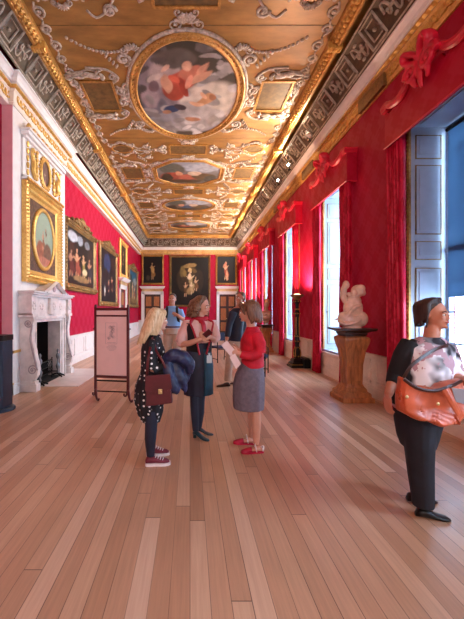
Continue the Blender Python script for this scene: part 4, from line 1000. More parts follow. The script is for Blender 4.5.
# cornice spotlights
for k, (Y, tx, ty, e) in enumerate(((8.4, -.4, 7.4, 1), (10.1, .6, 9, 1), (11.3, -1.5, 11, 1), (12.9, .2, 13, 0), (14.4, 0, 15, 1), (16.2, 0, 17.5, 0), (18.2, -.5, 19, 1))):
    x, z = 3.04, 6.03
    t = thing('spotlight', 'small ceiling spotlight on the right cornice, number %s from the camera' % ('one', 'two', 'three', 'four', 'five', 'six', 'seven')[k], 'spotlight', (x, Y, z-.15), 'spotlights on the right cornice')
    MB().lathe([(.05, 0), (.05, .015), (.012, .02), (.012, .1)], (x, Y, z-.15), 12).build('bracket', M['black'], t)
    mb = MB(); d = (Vector((-1.5, -.9, .35)) if k in (1, 2) else Vector((-.5, .5, .8))).normalized(); q = d.to_track_quat('Z', 'Y').to_matrix().to_4x4(); T_ = Matrix.Translation((x, Y, z)) @ q
    m2 = MB().lathe([(.03, -.06), (.045, -.03), (.05, .05), (.045, .05), (.03, .03)], (0,0,0), 14); m2.v = [T_ @ v for v in m2.v]; m2.build('housing', M['white'], t, smooth=True)
    m2 = MB().lathe([(.001, .051), (.043, .051), (.043, .045)], (0,0,0), 14); m2.v = [T_ @ v for v in m2.v]; m2.build('lens', M['lamp'], t)
    dd = bpy.data.lights.new('spot_beam', 'SPOT'); dd.energy = 230; dd.color = (1, .86, .66); dd.spot_size = 2.4; dd.spot_blend = 1; dd.shadow_soft_size = .12
    o = bpy.data.objects.new('spot_beam', dd); C.objects.link(o); o.parent = t; o.location = (-.12, -.05, .12)
    o.rotation_euler = (Vector((tx, ty, 6.47))-Vector((x, Y, z))).to_track_quat('-Z', 'Y').to_euler()
    dd = bpy.data.lights.new('wall_fill', 'SPOT'); dd.energy = 260; dd.color = (1, .88, .84); dd.spot_size = 1.7; dd.spot_blend = 1; dd.shadow_soft_size = .12  # second beam added at each fitting to brighten the left and end walls
    o = bpy.data.objects.new('wall_fill', dd); C.objects.link(o); o.parent = t; o.location = (-.15, 0, .05)
    o.rotation_euler = (Vector((-3.5 if k < 5 else 0, Y+(1 if k < 5 else 9), 2.6))-Vector((x, Y, z))).to_track_quat('-Z', 'Y').to_euler()

# chairs in the distance
def chair(x, y, rz, label):
    t = thing('armchair', label, 'chair', (x, y, 0))
    A = Matrix.Translation((x, y, 0)) @ Matrix.Rotation(rz, 4, 'Z'); T = lambda *p: A @ Vector(p)
    MB().box(-.25, .25, -.24, .24, .42, .48, A).build('seat', M['chairseat'], t, bevel=.02)
    MB().box(-.24, .24, .22, .26, .62, .88, A).build('backrest', M['chairseat'], t, bevel=.015)
    for sx in (-1, 1):
        MB().tube([T(sx*.26, -.24, 0), T(sx*.26, -.24, .64), T(sx*.26, -.18, .67), T(sx*.26, .2, .67)], [.014, .014], 8).build('front_leg', M['black'], t)
        MB().tube([T(sx*.26, .3, 0), T(sx*.26, .24, .45), T(sx*.25, .24, .67), T(sx*.25, .27, .9)], [.014, .014], 8, 3).build('rear_leg', M['black'], t)
    MB().tube([T(-.26, -.22, .4), T(.26, -.22, .4)], [.012, .012], 6).tube([T(-.26, .24, .4), T(.26, .24, .4)], [.012, .012], 6).tube([T(-.26, -.24, .1), T(-.26, .28, .1)], [.01, .01], 6).tube([T(.26, -.24, .1), T(.26, .28, .1)], [.01, .01], 6).build('rail', M['black'], t)
chair(.98, 10.3, .4, 'black-framed chair with navy seat seen between the standing women')
chair(1.66, 8.2, 1.2, 'black-framed chair mostly hidden behind the woman in red')

# ------------------------------------------------------------ people
def rotz(a): return Matrix.Rotation(a, 3, 'Z')
def add_head(mb, c, yaw, size=.225, pitch=0, roll=0):
    """head centre c, facing -Y when yaw=0 (positive yaw turns towards +X); returns transform"""
    s = size/.225; R = (Matrix.Rotation(yaw, 4, 'Z') @ Matrix.Rotation(pitch, 4, 'X') @ Matrix.Rotation(roll, 4, 'Y')); T = Matrix.Translation(Vector(c)) @ R @ Matrix.Scale(s, 4)
    R3 = R.to_3x3()
    def E(x, y, z, rx, ry, rz, nu=14, nv=10, an=0): mb.ell(T @ Vector((x, y, z)), (rx*s, ry*s, rz*s), R3 @ Matrix.Rotation(an, 3, 'X'), nu, nv)
    E(0, .015, .03, .073, .092, .085, 20, 14); E(0, -.02, -.03, .058, .068, .07); E(0, -.045, -.075, .033, .032, .03); E(0, -.01, -.06, .052, .06, .045)
    E(0, -.074, .018, .05, .018, .014); E(0, -.09, -.010, .010, .014, .026, 10, 8, -.3); E(0, -.096, -.026, .014, .011, .010, 10, 8)
    E(-.032, -.067, -.018, .02, .018, .018); E(.032, -.067, -.018, .02, .018, .018); E(0, -.082, -.05, .021, .012, .007); E(0, -.081, -.06, .018, .011, .007); E(0, -.078, -.09, .016, .014, .012)
    for sx in (-1, 1): E(sx*.074, .01, -.005, .010, .02, .031)
    return T, s, R3
def add_face_bits(T, s, R3, body, brow='dhair'):
    for sx in (-1, 1):
        e = MB().ell(T @ Vector((sx*.03, -.078, .0)), (.0125*s, .01*s, .0085*s), R3, 10, 8).build('eye', M['eye'], body, smooth=True)
        MB().ell(T @ Vector((sx*.03, -.087, .0)), (.006*s, .003*s, .006*s), R3, 8, 6).build('iris', M['iris'], body, smooth=True)
        MB().tube([T @ Vector((sx*.014, -.092, .02)), T @ Vector((sx*.032, -.09, .026)), T @ Vector((sx*.05, -.078, .02))], [.004*s, .003*s], 6, 2).build('eyebrow', M[brow], body, smooth=True)
    MB().tube([T @ Vector((-.02, -.086, -.054)), T @ Vector((0, -.0955, -.052)), T @ Vector((.02, -.086, -.054))], [.004*s, .007*s, .004*s], 8, 3).build('mouth', M['lip'], body, smooth=True)
def add_hand(mb, wrist, d, n, curl=.5, s=1.0, side=1, spread=.12):
    """d: direction of the fingers, n: palm normal (towards what it holds)"""
    wv = Vector(wrist); d = Vector(d).normalized(); n = Vector(n); n = (n-d*n.dot(d)).normalized(); l = d.cross(n)*side
    Mx = Matrix((l, n, d)).transposed()
    mb.ell(wv+d*.045*s, (.038*s, .015*s, .052*s), Mx, 12, 8); mb.ell(wv+d*.01*s, (.026*s, .018*s, .03*s), Mx, 10, 8)
    for q, (off, ln) in enumerate(((-.028, .068), (-.0095, .078), (.0095, .074), (.028, .058))):
        p = wv+d*.08*s+l*off*s; pts = [p-d*.03*s, p]; ang = 0; dd = d+l*off*3*spread; dd.normalize(); st = ln*s/3
        for j in range(3):
            ang += curl*(.55+.25*j); v = dd*math.cos(ang)+n*math.sin(ang); p = p+v*st; pts.append(p)
        mb.tube(pts, [.0095*s, .0095*s, .009*s, .0085*s, .007*s], 8, 2)
    p = wv+d*.025*s-l*.028*s; v = (d*.7-l*.7+n*.25).normalized(); p1 = p+v*.035*s; v2 = (d*.9-l*.2+n*(.3+curl*.4)).normalized()
    mb.tube([p, p1, p1+v2*.028*s, p1+v2*.05*s], [.014*s, .0115*s, .0105*s, .008*s], 8, 2)
def ellring(c, ra, rb, yaw, n=36, fold=0, nf=9, ph=0, tilt=(0,0)):
    c = Vector(c); out = []
    for j in range(n):
        a = 2*PI*j/n; k = 1+fold*math.sin(nf*a+ph); x, y = ra*k*math.cos(a), rb*k*math.sin(a)
        v = rotz(yaw) @ Vector((x, y, 0)); out.append(c+v+Vector((0, 0, x*tilt[0]+y*tilt[1])))
    return out
def rings(spec, yaw, n=36):
    """spec: (point, half-width across the shoulders, half-depth, fold)"""
    return [ellring(s[0], s[1], s[2], yaw, n, s[3] if len(s) > 3 else 0, 11, i*.25) for i, s in enumerate(spec)]
def shoe(mb, heel, d, L=.25, w=.042, h=.07, heelh=0):
    heel = Vector(heel); d = Vector(d); d.z = 0; d.normalize(); l = Vector((-d.y, d.x, 0)); rs = []
    for t, ww, hh, lift in ((-.02, .5, .4, 1), (.06, .85, .9, 1), (.2, .9, 1, .95), (.38, .85, .85, .6), (.55, .98, .62, .2), (.75, 1.05, .5, 0), (.9, .85, .42, 0), (1.0, .4, .25, .05)):
        z0 = heelh*lift; c = heel+d*t*L; ring = []
        for j in range(12):
            a = 2*PI*j/12; ring.append(c+l*w*ww*math.cos(a)+Vector((0, 0, z0+max(0, h*hh*(.5+.5*math.sin(a))))))
        rs.append(ring)
    mb.loft(rs)
def sole_mb(heel, d, L=.25, w=.045, t=.022):
    mb = MB(); heel = Vector(heel); d = Vector(d); d.z = 0; d.normalize(); l = Vector((-d.y, d.x, 0)); out = []
    for a, ww in ((-.03, .45), (.02, .8), (.2, .95), (.4, .85), (.6, 1.0), (.78, 1.08), (.93, .85), (1.02, .4)): out.append((a, ww))
    poly = [heel+d*a*L+l*w*ww for a, ww in out]+[heel+d*a*L-l*w*ww for a, ww in reversed(out)]
    mb.loft([[p+Vector((0,0,z)) for p in poly] for z in (0, t)]); return mb
VX = .007

# ---- woman with blonde hair, dotted dress (faces right)
Y = 3.45
def A(px, py, dy=0): return P(px, py, Y+dy)
t = thing('person', 'blonde woman in black dress with white dots, burgundy satchel at her side', 'person', (A(154, 461).x, Y, 0))
b = MB(); yaw = PI/2+.25                      # facing direction from -Y towards +X
hc = A(158.5, 320); T_, s_, R_ = add_head(b, hc, yaw, .215, .08)
b.tube([A(153.5, 342), A(155.5, 335), A(157, 326)], [.06, .052, .05], 12, 3)
b.loft(rings([(A(151, 424), .07, .05), (A(151, 400), .15, .11), (A(151, 385), .16, .12), (A(153, 368), .12, .095), (A(153, 352), .15, .11), (A(152.5, 342), .17, .09), (A(153.5, 336), .09, .06)], yaw))
for sg, dy, fx in ((1, -.09, 0), (-1, .1, -1)):
    b.tube([A(151, 400, dy), A(151.5+fx, 425, dy), A(151+fx, 437, dy), A(150.5+fx, 452-fx*-3 if sg < 0 else 454, dy)], [.075, .055, .052, .036], 12, 3)
ne = A(153, 369, -.23); nw = A(168, 365, -.2)
b.tube([A(152, 343, -.15), ne, nw], [.045, .038, .027], 10, 4); add_hand(b, nw, (1, .1, .05), (0, .9, -.2), .7, .95)
fe = A(156, 367, .2); fwv = A(176, 362, .12)
b.tube([A(154, 343, .15), fe, fwv], [.045, .038, .027], 10, 4); add_hand(b, fwv, (1, -.4, 0), (0, -.4, -.8), .6, .95, -1)
body = b.build('body', M['skin'], t, remesh=VX)
add_face_bits(T_, s_, R_, body, 'brown')
h = MB()
hp = lambda *p: T_ @ Vector(p)
h.ell(hp(0, .03, .045), (.085*s_, .095*s_, .09*s_), R_, 20, 14)
h.ell(hp(0, .07, -.02), (.088*s_, .07*s_, .10*s_), R_, 18, 12)
rr = random.Random(5)
for k in range(46):
    a = rr.uniform(-1.35, 1.35); x0, y0 = .082*math.sin(a), .03+.085*math.cos(a)
    z1 = rr.uniform(-.3, -.14); h.tube([hp(x0*.5, y0*.5, .125), hp(x0*.95, y0*.9, .07), hp(x0*1.15, y0*1.1+.01, -.04), hp(x0*1.15+rr.uniform(-.01, .01), y0*1.1+.045, -.14), hp(x0*1.0+rr.uniform(-.02, .02), y0+.05+.05*abs(z1+.14)/.14, z1)], [.016, .02, .022, .017, .006], 6, 3)
for sx in (-1, 1):
    for q in range(4): h.tube([hp(sx*.01, -.06+.01*q, .115), hp(sx*.06, -.06+.015*q, .075), hp(sx*.08, -.03+.015*q, .0), hp(sx*.085, -.005+.02*q, -.1), hp(sx*.075, .02+.02*q, -.17)], [.01, .016, .017, .014, .006], 6, 3)
h.build('hair', M['blond'], t, remesh=.007, relax=2)
d = MB()
d.loft(rings([(A(151, 421), .115, .095, .05), (A(150, 412), .155, .135, .05), (A(149, 400), .185, .155, .04), (A(150, 386), .19, .155, .03), (A(152, 372), .15, .12, .01), (A(153, 360), .155, .125), (A(153, 350), .17, .125), (A(152.5, 342), .18, .1), (A(153.5, 337), .11, .075), (A(154.3, 334), .065, .06)], yaw, 44))
d.tube([A(152.5, 342, -.14), A(151.5, 352, -.2), A(153, 370, -.24)], [.062, .06, .055], 12, 3); d.tube([A(153, 370, -.24), A(165, 366, -.21)], [.055, .04], 12)
d.tube([A(154, 343, .15), A(156, 367, .21), A(172, 363, .14)], [.06, .052, .038], 12, 3)
d.build('dress', M['dots'], t, remesh=.008, relax=4)
l = MB()
for dy, fx, yb in ((-.09, 0, 456), (.1, -1, 449)):
    l.tube([A(151, 410, dy), A(151.5+fx, 426, dy), A(150.8+fx, 438, dy), A(150.5+fx, yb, dy)], [.074, .06, .056, .041], 14, 3)
l.build('leggings', M['navy'], t, remesh=.008, relax=2)
for dy, hx, py in ((-.09, 147, 462), (.12, 145, 453)):
    k = 0; he = A(hx, py, 0); he = Vector((he.x, Y+dy+ (0 if dy < 0 else .02), 0)); dr = Vector((1, .12, 0))
    m = MB(); shoe(m, he+Vector((0,0,.018)), dr, .24, .042, .085); so = m.build('shoe', M['burgcloth'], t, smooth=True)
    sole_mb(he, dr, .245, .047, .026).build('sole', M['sole'], so)
    lc = MB()
    for q in range(4): c = he+dr.normalized()*(.1+q*.024); lc.tube([c+Vector((0, -.03, .085-q*.01)), c+Vector((.006, 0, .1-q*.012)), c+Vector((0, .03, .085-q*.01))], [.005, .005], 5, 2)
    lc.build('laces', M['sole'], so)
# satchel hanging at her hip
t = thing('satchel', 'burgundy leather satchel with brass clasp hanging on the dotted dress', 'bag', A(158, 407, -.32))
q = lambda px, py, dy=0: P(px, py, 3.12+dy)
cor = [q(145.5, 407), q(172.5, 403.5), q(169.5, 375), q(146, 377)]
n_ = Vector((0, 1, 0)); m = MB(); m.loft([[c for c in cor], [c+n_*.09 for c in cor]]); sb = m.build('bag_body', M['burg'], t, bevel=.012)
fl = [q(145, 391, -.008), q(159, 394.5, -.008), q(172, 388.5, -.008), q(170, 374, -.008), q(145.5, 376, -.008)]
m = MB(); m.loft([[c for c in fl], [c+n_*.006 for c in fl]]); m.build('flap', M['burg'], t, bevel=.002)
c = q(160.3, 391.5, -.02); MB().box(c.x-.018, c.x+.018, c.y-.006, c.y+.012, c.z-.022, c.z+.02).ell(c+Vector((0,-.006,-.0)), (.01, .006, .012)).build('clasp', M['brass'], t, bevel=.004)
m = MB(); m.tube([q(147, 376, .04), q(148, 360, .0), A(150.5, 347, -.235), A(152.5, 338, -.13), A(156, 337.5, 0)], [(.004, .014), (.004, .014)], 6, 3, up=(0,1,0)); m.tube([q(168, 375, .04), q(163, 362, .03), A(156, 350, -.24), A(154.5, 340, -.17)], [(.004, .012), (.004, .012)], 6, 3, up=(0,1,0)); m.build('strap', M['burg'], t)
# coat over her forearm
m = MB()
Yc = 3.24
q = lambda px, py, dy=0: P(px, py, Yc+dy)
m.tube([q(163, 359), q(171, 354, -.02), q(182, 355, -.02), q(190, 363), q(191, 374)], [.05, .075, .08, .07, .035], 12, 4)
m.tube([q(166, 362, -.03), q(168.5, 376, -.06), q(174, 389, -.05), q(179, 393, -.03)], [.05, .062, .06, .04], 12, 4)
m.tube([q(173, 360, .02), q(179, 374, 0), q(184, 386, 0), q(187, 394, 0)], [.05, .07, .055, .02], 12, 4)
m.tube([q(182, 360, .06), q(188, 373, .05), q(186, 385, .04)], [.06, .05, .025], 12, 4)
m.tube([q(170, 356, .1), q(178, 366, .1), q(180, 380, .08)], [.06, .07, .05], 12, 4)
def crumple(me, o0):
    for v in me.vertices:
        n = noise.noise(Vector((v.co.x*14, v.co.y*14, v.co.z*9)))*.014+noise.noise(v.co*35)*.005; v.co += v.normal*n
cen = q(178, 374); m.v = [cen+(v-cen)*.9 for v in m.v]
tag(single('coat', m, M['puffer'], 'navy coat folded over the blonde woman\'s forearm', 'coat', remesh=.008, relax=3, fold=crumple), None)

# ---- woman in the centre, waistcoat and teal apron
Y = 4.11
t = thing('person', 'curly-haired woman in pink shirt, black waistcoat and teal apron, looking right', 'person', (A(198, 436).x, Y, 0))
b = MB(); by = .35
hc = A(202.3, 306.5); T_, s_, R_ = add_head(b, hc, 1.05, .225, .12)
b.tube([A(199.5, 322), A(200, 317), A(201, 312)], [.06, .052, .05], 12, 3)
b.loft(rings([(A(198, 392), .08, .06), (A(198, 372), .15, .11), (A(198, 358), .165, .12), (A(199, 344), .13, .1), (A(199.5, 334), .14, .105), (A(199.5, 325), .17, .095), (A(199.5, 320), .1, .065)], by))
b.tube([A(195, 370), A(194.5, 395), A(195, 412), A(195.5, 430)], [.085, .055, .052, .034], 12, 3)
b.tube([A(202, 370, .03), A(200.5, 395, .03), A(200, 412, .03), A(198.5, 429, .05)], [.085, .055, .052, .034], 12, 3)
lsh, lel, lwr = A(187.5, 324), A(180.5, 344.5, -.08), A(201, 338.5, -.3)
b.tube([lsh, lel], [.048, .04], 10); b.tube([lel, A(190, 343, -.22), lwr], [.042, .036, .026], 10, 3); add_hand(b, lwr, (.9, -.25, .25), (.2, 1, 0), .8, .95)
rsh, rel, rwr = A(211, 323, .03), A(216, 338, -.06), A(208.5, 336.5, -.28)
b.tube([rsh, rel, rwr], [.046, .04, .026], 10, 4); add_hand(b, rwr, (-.6, -.45, .2), (-.1, 1, .2), .8, .95, -1)
body = b.build('body', M['skin'], t, remesh=VX); add_face_bits(T_, s_, R_, body)
h = MB(); hp = lambda *p: T_ @ Vector(p)
h.ell(hp(0, .035, .05), (.088*s_, .095*s_, .088*s_), R_, 20, 14); h.ell(hp(0, .07, -.02), (.09*s_, .06*s_, .09*s_), R_, 18, 12)
rr = random.Random(8)
for k in range(78):
    a = rr.uniform(-2.05, 2.05); x0, y0 = .09*math.sin(a), .025+.085*math.cos(a); pts = [hp(x0*.4, y0*.4, .128), hp(x0*.95, y0*.95, .08)]
    ph = rr.random()*6; L = rr.uniform(.12, .22)
    for q in range(1, 8):
        f = q/7; w_ = .018+.022*f; pts.append(hp(x0*(1.05+.45*f)+w_*math.sin(ph+q*1.7), y0*(1.05+.3*f)+.01+w_*math.cos(ph+q*1.7), .07-L*f*1.05))
    h.tube(pts, [.014, .019, .016, .013, .006], 6, 2)
h.build('hair', M['brown'], t, remesh=.006, relax=0)
sh = MB()
sh.loft(rings([(A(199, 350), .145, .115), (A(199.3, 340), .15, .12), (A(199.5, 330), .165, .12), (A(199.5, 324), .185, .105), (A(199.8, 319.5), .1, .075), (A(200, 317.5), .065, .06)], by))
sh.tube([A(189, 322), A(184, 333, -.02), A(180.5, 343, -.08)], [.07, .078, .07], 12, 3); sh.tube([A(181, 342, -.08), A(184, 345, -.12)], [.07, .045], 10)
sh.tube([rsh, A(214.5, 331, -.01), A(216, 338, -.06), A(213.5, 339.5, -.14)], [.058, .06, .058, .04], 12, 3)
sh.build('shirt', M['pinkshirt'], t, remesh=.008, relax=3)
wv = MB()
def half(sg, mb_, e=.0):
    spec = [(A(199, 352), .152, .125), (A(199.3, 340), .156, .13), (A(199.5, 330), .17, .128), (A(199.5, 323), .168, .112)]
    rs = []
    for i, sp in enumerate(spec):
        ring = []; gap = .28+.22*i
        for j in range(19):
            a = -PI/2+sg*(gap+(PI-gap)*j/18); v = rotz(by) @ Vector((sp[1]*math.cos(a), sp[2]*math.sin(a), 0)); ring.append(Vector(sp[0])+v)
        rs.append(ring)
    n = 19; vs = [p for r in rs for p in r]; vs2 = []
    for r, sp in zip(rs, spec):
        for p in r: o = p-Vector(sp[0]); vs2.append(Vector(sp[0])+o*1.06)
    N = len(vs); fs = []
    for i in range(3):
        for j in range(n-1):
            a = i*n+j; fs.append((a, a+1, a+n+1, a+n)); fs.append((N+a, N+a+n, N+a+n+1, N+a+1))
    for i in range(3): a = i*n; fs += [(a, a+n, N+a+n, N+a), (a+n-1, N+a+n-1, N+a+2*n-1, a+2*n-1)]
    for j in range(n-1): fs += [(j, N+j, N+j+1, j+1), (3*n+j, 3*n+j+1, N+3*n+j+1, N+3*n+j)]
    mb_.add(vs+vs2, fs); return rs
ra = half(1, wv); rb = half(-1, wv); wc = wv.build('waistcoat', M['waistcoat'], t, smooth=True)
tr = MB()
for rs in (ra, rb):
    pts = [r[0]+(r[0]-A(199.3, 338)).normalized()*.018 for r in rs]+[A(199.8+(3.5 if rs is ra else -3.5), 318.5, 0)]
    tr.tube(pts, [(.012, .03), (.012, .03)], 8, 3)
tr.build('red_trim', M['redtrim'], wc, smooth=True)
ap = MB(); ap.loft(rings([(A(198.5, 394), .185, .145, .03), (A(198.3, 380), .185, .15, .02), (A(198, 366), .185, .15), (A(198.3, 356), .17, .14), (A(199, 346), .15, .125), (A(199, 342), .148, .122)], by, 44)); ap.build('skirt', M['navy'], t, remesh=.009, relax=3)
pt_ = []
for (py, ra_, rb_) in ((393.5, .192, .152), (380, .192, .157), (366, .192, .157), (356, .178, .148), (348, .162, .136)):
    pt_.append([A(198.3, py)+rotz(by) @ Vector((ra_*math.cos(a), rb_*math.sin(a), 0)) for a in [-PI*.47+PI*.5*j/14 for j in range(15)]])
m = MB(); vs = [p for r in pt_ for p in r]; m.add(vs, [(i*15+j, i*15+j+1, (i+1)*15+j+1, (i+1)*15+j) for i in range(4) for j in range(14)])
o = m.build('apron', M['teal'], t, smooth=True); md = o.modifiers.new('t', 'SOLIDIFY'); md.thickness = .008
lg = MB(); lg.tube([A(195, 388), A(194.5, 397), A(195, 412), A(195.5, 431)], [.06, .058, .055, .037], 12, 3); lg.tube([A(202, 388, .03), A(200.5, 397, .03), A(200, 412, .03), A(198.5, 429, .05)], [.06, .058, .055, .037], 12, 3)
lg.build('tights', M['tights'], t, remesh=.008, relax=2)
for hx, dy, dr in ((193.5, 0, (1, -.75, 0)), (196, .12, (1, -.3, 0))):
    he = A(hx, 436); he = Vector((he.x, Y+dy, 0)); m = MB(); shoe(m, he, dr, .23, .04, .055, .04); dv = Vector(dr).normalized()
    m.box(-.02, .02, -.02, .02, 0, .05, Matrix.Translation(he+dv*.02)); m.build('shoe', M['tealshoe'], t, smooth=True)
sc_ = MB(); ctr = A(200.3, 318)
ring = [ctr+rotz(.6) @ Vector((.075*math.cos(a), .075*math.sin(a), .012*math.sin(a))) for a in [2*PI*j/16 for j in range(17)]]
sc_.tube(ring, [.03, .03], 8); sc_.tube([A(201, 319, -.07), A(203.5, 325, -.12), A(204.5, 335, -.15)], [(.02, .03), (.02, .035), (.01, .03)], 8, 3); sc_.tube([A(200, 319, -.07), A(200.5, 323, -.11)], [(.02, .03), (.01, .02)], 8)
sc_.build('scarf', M['redtrim'], t, remesh=.007, relax=2)
m = MB(); c = A(209.3, 358, -.18); m.box(c.x-.03, c.x+.03, c.y-.004, c.y+.004, c.z-.06, c.z+.03).box(c.x-.01, c.x+.01, c.y-.004, c.y+.004, c.z+.03, c.z+.06); 
ct = single('identity_card', m, M['card'], 'blue-white card badge hanging at the apron of the curly-haired woman', 'badge', bevel=.003)
m = MB(); m.tube([c+Vector((0,0,.06)), A(208, 345, -.2), A(206.5, 337, -.2)], [.003, .003], 5, 2); m.build('cord', M['backpack'], ct)
ct_ = A(207.5, 333.5, -.36); single('phone', MB().box(-.035, .035, -.006, .006, -.05, .05, Matrix.Translation(ct_) @ Matrix.Rotation(.5, 4, 'X') @ Matrix.Rotation(.8, 4, 'Y')), M['burg'], 'small dark red object held in both hands by the curly-haired woman', 'phone', bevel=.004)

# ---- woman in the red cardigan (faces left)
Y = 3.755
t = thing('person', 'woman in red cardigan and grey skirt facing left, papers in hand', 'person', (A(253, 449).x, Y, 0))
b = MB(); yw = -PI/2-.22
hc = A(247.8, 312); T_, s_, R_ = add_head(b, hc, yw+.0, .225, .1)
b.tube([A(252.5, 331), A(251, 325), A(249.5, 318)], [.06, .052, .05], 12, 3)
b.loft(rings([(A(251, 408), .08, .06), (A(250, 385), .15, .11), (A(250, 372), .16, .12), (A(252, 358), .13, .1), (A(252, 345), .15, .115), (A(252.5, 335), .17, .095), (A(252.5, 329), .09, .06)], yw))
b.tube([A(254, 385, -.08), A(255.5, 410, -.08), A(256.5, 424, -.08), A(256, 444, -.08)], [.08, .055, .053, .034], 12, 3)
b.tube([A(250, 385, .1), A(251.5, 408, .1), A(252.5, 420, .1), A(251.5, 437, .14)], [.08, .055, .053, .034], 12, 3)
el, wr = A(259.5, 353, -.2), A(238, 353.5, -.22)
b.tube([A(255.5, 334, -.15), el, wr], [.046, .04, .026], 10, 4); add_hand(b, wr, (-1, 0, .25), (0, .9, .2), .7, .95)
el2, wr2 = A(256, 352, .16), A(238, 350, .0)
b.tube([A(252, 334, .15), el2, wr2], [.046, .04, .026], 10, 4); add_hand(b, wr2, (-1, -.2, .2), (0, -.9, .1), .6, .95, -1)
for hx, dy in ((260.5, -.08), (256, .14)):  # bare feet inside the shoes
    he = A(hx, 449); he = Vector((he.x, Y+dy, .015)); shoe(b, he, (-1, .1 if dy > 0 else -.12, 0), .22, .033, .05)
body = b.build('body', M['skin'], t, remesh=VX); add_face_bits(T_, s_, R_, body)
h = MB(); hp = lambda *p: T_ @ Vector(p); h.ell(hp(0, .035, .045), (.09*s_, .1*s_, .09*s_), R_, 20, 14); h.ell(hp(0, .07, -.03), (.09*s_, .062*s_, .085*s_), R_, 18, 12)
rr = random.Random(9)
for k in range(50):
    a = rr.uniform(-1.8, 1.8); x0, y0 = .086*math.sin(a), .03+.088*math.cos(a)
    h.tube([hp(x0*.4, y0*.4, .128), hp(x0, y0, .08), hp(x0*1.2, y0*1.12, 0), hp(x0*1.2, y0*1.12+.01, -.07), hp(x0*1.0, y0*1.0+rr.uniform(0, .03), rr.uniform(-.14, -.1))], [.015, .02, .024, .02, .006], 6, 3)
for sx in (-1, 1): h.tube([hp(0, -.07, .11), hp(sx*.05, -.075, .085), hp(sx*.078, -.05, .03), hp(sx*.086, -.03, -.03)], [.018, .022, .02, .008], 8, 3)
h.build('hair', M['brown2'], t, remesh=.007, relax=1)
m = MB(); m.loft(rings([(A(252.5, 366.5), .16, .128), (A(252.5, 358), .155, .125), (A(252, 348), .165, .135), (A(252.3, 340), .178, .13), (A(252.7, 334), .182, .11), (A(252.7, 329.5), .12, .08), (A(252, 326.5), .072, .066)], yw))
m.tube([A(256, 334, -.14), A(259.5, 343, -.18), A(260, 353, -.2)], [.066, .068, .062], 12, 3); m.tube([A(260, 353, -.2), A(250, 356, -.22), A(240.5, 354, -.22)], [.06, .052, .04], 12, 3)
m.tube([A(252, 334, .14), A(256, 352, .17), A(241, 351, .03)], [.06, .055, .04], 12, 3)
def knit(me, o0):
    for v in me.vertices: v.co += v.normal*noise.noise(Vector((v.co.x*12, v.co.y*12, v.co.z*16)))*.008
m.build('cardigan', M['redcard'], t, remesh=.008, relax=3, fold=knit)
m = MB(); m.loft(rings([(A(248.6, 408), .17, .172, .02), (A(248.6, 398), .175, .18, .02), (A(249, 384), .18, .18, .015), (A(249.8, 374), .172, .165), (A(251.5, 364), .15, .125), (A(252, 360), .14, .12)], yw, 44)); m.build('skirt', M['greyskirt'], t, remesh=.009, relax=2)
for hx, dy, q in ((260.5, -.08, -.12), (256, .14, .1)):
    he = A(hx, 449); he = Vector((he.x, Y+dy, 0)); dr = Vector((-1, q, 0)).normalized()
    so = sole_mb(he-dr*.01, dr, .245, .044, .018).build('shoe', M['redshoe'], t)
    m = MB(); m.loft([[he+dr*(.2*0+f)+Vector((0, w_*.042, z)) for w_, z in ((-1, .012), (-.8, .04*k_), (0, .058*k_), (.8, .04*k_), (1, .012))] for f, k_ in ((.12, 1.15), (.17, 1), (.21, .75), (.238, .45))]); m.build('toe_cap', M['redshoe'], so, smooth=True)
    m = MB(); m.tube([he+dr*.07+Vector((0, -.045, .02)), he+dr*.08+Vector((0, -.02, .085)), he+dr*.08+Vector((0, .02, .085)), he+dr*.07+Vector((0, .045, .02))], [(.006, .022), (.006, .022)], 6, 3); m.tube([he+Vector((0,-.04,.03)), he-dr*.02+Vector((0,0,.06)), he+Vector((0,.04,.03))], [(.015, .006), (.015, .006)], 6, 3); m.build('strap', M['sole'], so, smooth=True)
def paper(label, pts, dy):
    a = [P(x, y, Y+dy+q) for x, y, q in pts]; m = MB(); n = (a[1]-a[0]).cross(a[3]-a[0]).normalized()*.003; m.loft([[p-n for p in a], [p+n for p in a]])
    return single('leaflet', m, M['paper'], label, 'leaflet', 'leaflets held by the woman in red')
paper('pale folded leaflet pointing up from the hand of the woman in red', [(221, 345, 0), (227, 340.5, 0), (237, 353, .04), (231, 357, .04)], -.26)
lf = paper('pale printed leaflet hanging down from the hand of the woman in red', [(229.5, 357, 0), (235, 353.5, .0), (241, 364, -.03), (236, 369, -.03)], -.25)

# ---- woman walking with orange bag
Y = 2.56
t = thing('person', 'woman in black cardigan, printed blouse and dark trousers walking right', 'person', (A(425, 513).x, Y, 0))
b = MB(); yw = .95
hc = A(434, 315); T_, s_, R_ = add_head(b, hc, .5, .23, .0)
b.tube([A(430.5, 343), A(431.5, 336), A(432.5, 326)], [.064, .055, .053], 12, 3)
b.loft(rings([(A(418, 440), .08, .07), (A(418, 425), .13, .12), (A(419.5, 405), .165, .14), (A(424, 380), .17, .15), (A(427, 362), .18, .14), (A(429, 350), .19, .11), (A(430, 342), .1, .07)], .12))
b.tube([A(419, 425, -.06), A(420, 460, -.08), A(421, 475, -.06), A(422.5, 505, -.06)], [.08, .065, .058, .042], 12, 3)
b.tube([A(415, 425, .06), A(418.5, 458, .1), A(420, 478, .12), A(421.5, 500, .14)], [.08, .06, .055, .042], 12, 3)
b.tube([A(410, 348, 0), A(396, 374, .02), A(388, 395, -.06)], [.055, .048, .03], 12, 4); add_hand(b, A(388, 395, -.06), (-.15, -.25, -1), (.9, .2, 0), .5, 1)
b.tube([A(448, 350, .05), A(456, 378, -.08), A(470, 380, -.25)], [.055, .048, .03], 12, 4); add_hand(b, A(470, 380, -.25), (.9, -.2, .1), (0, .3, -.9), .6, 1, -1)
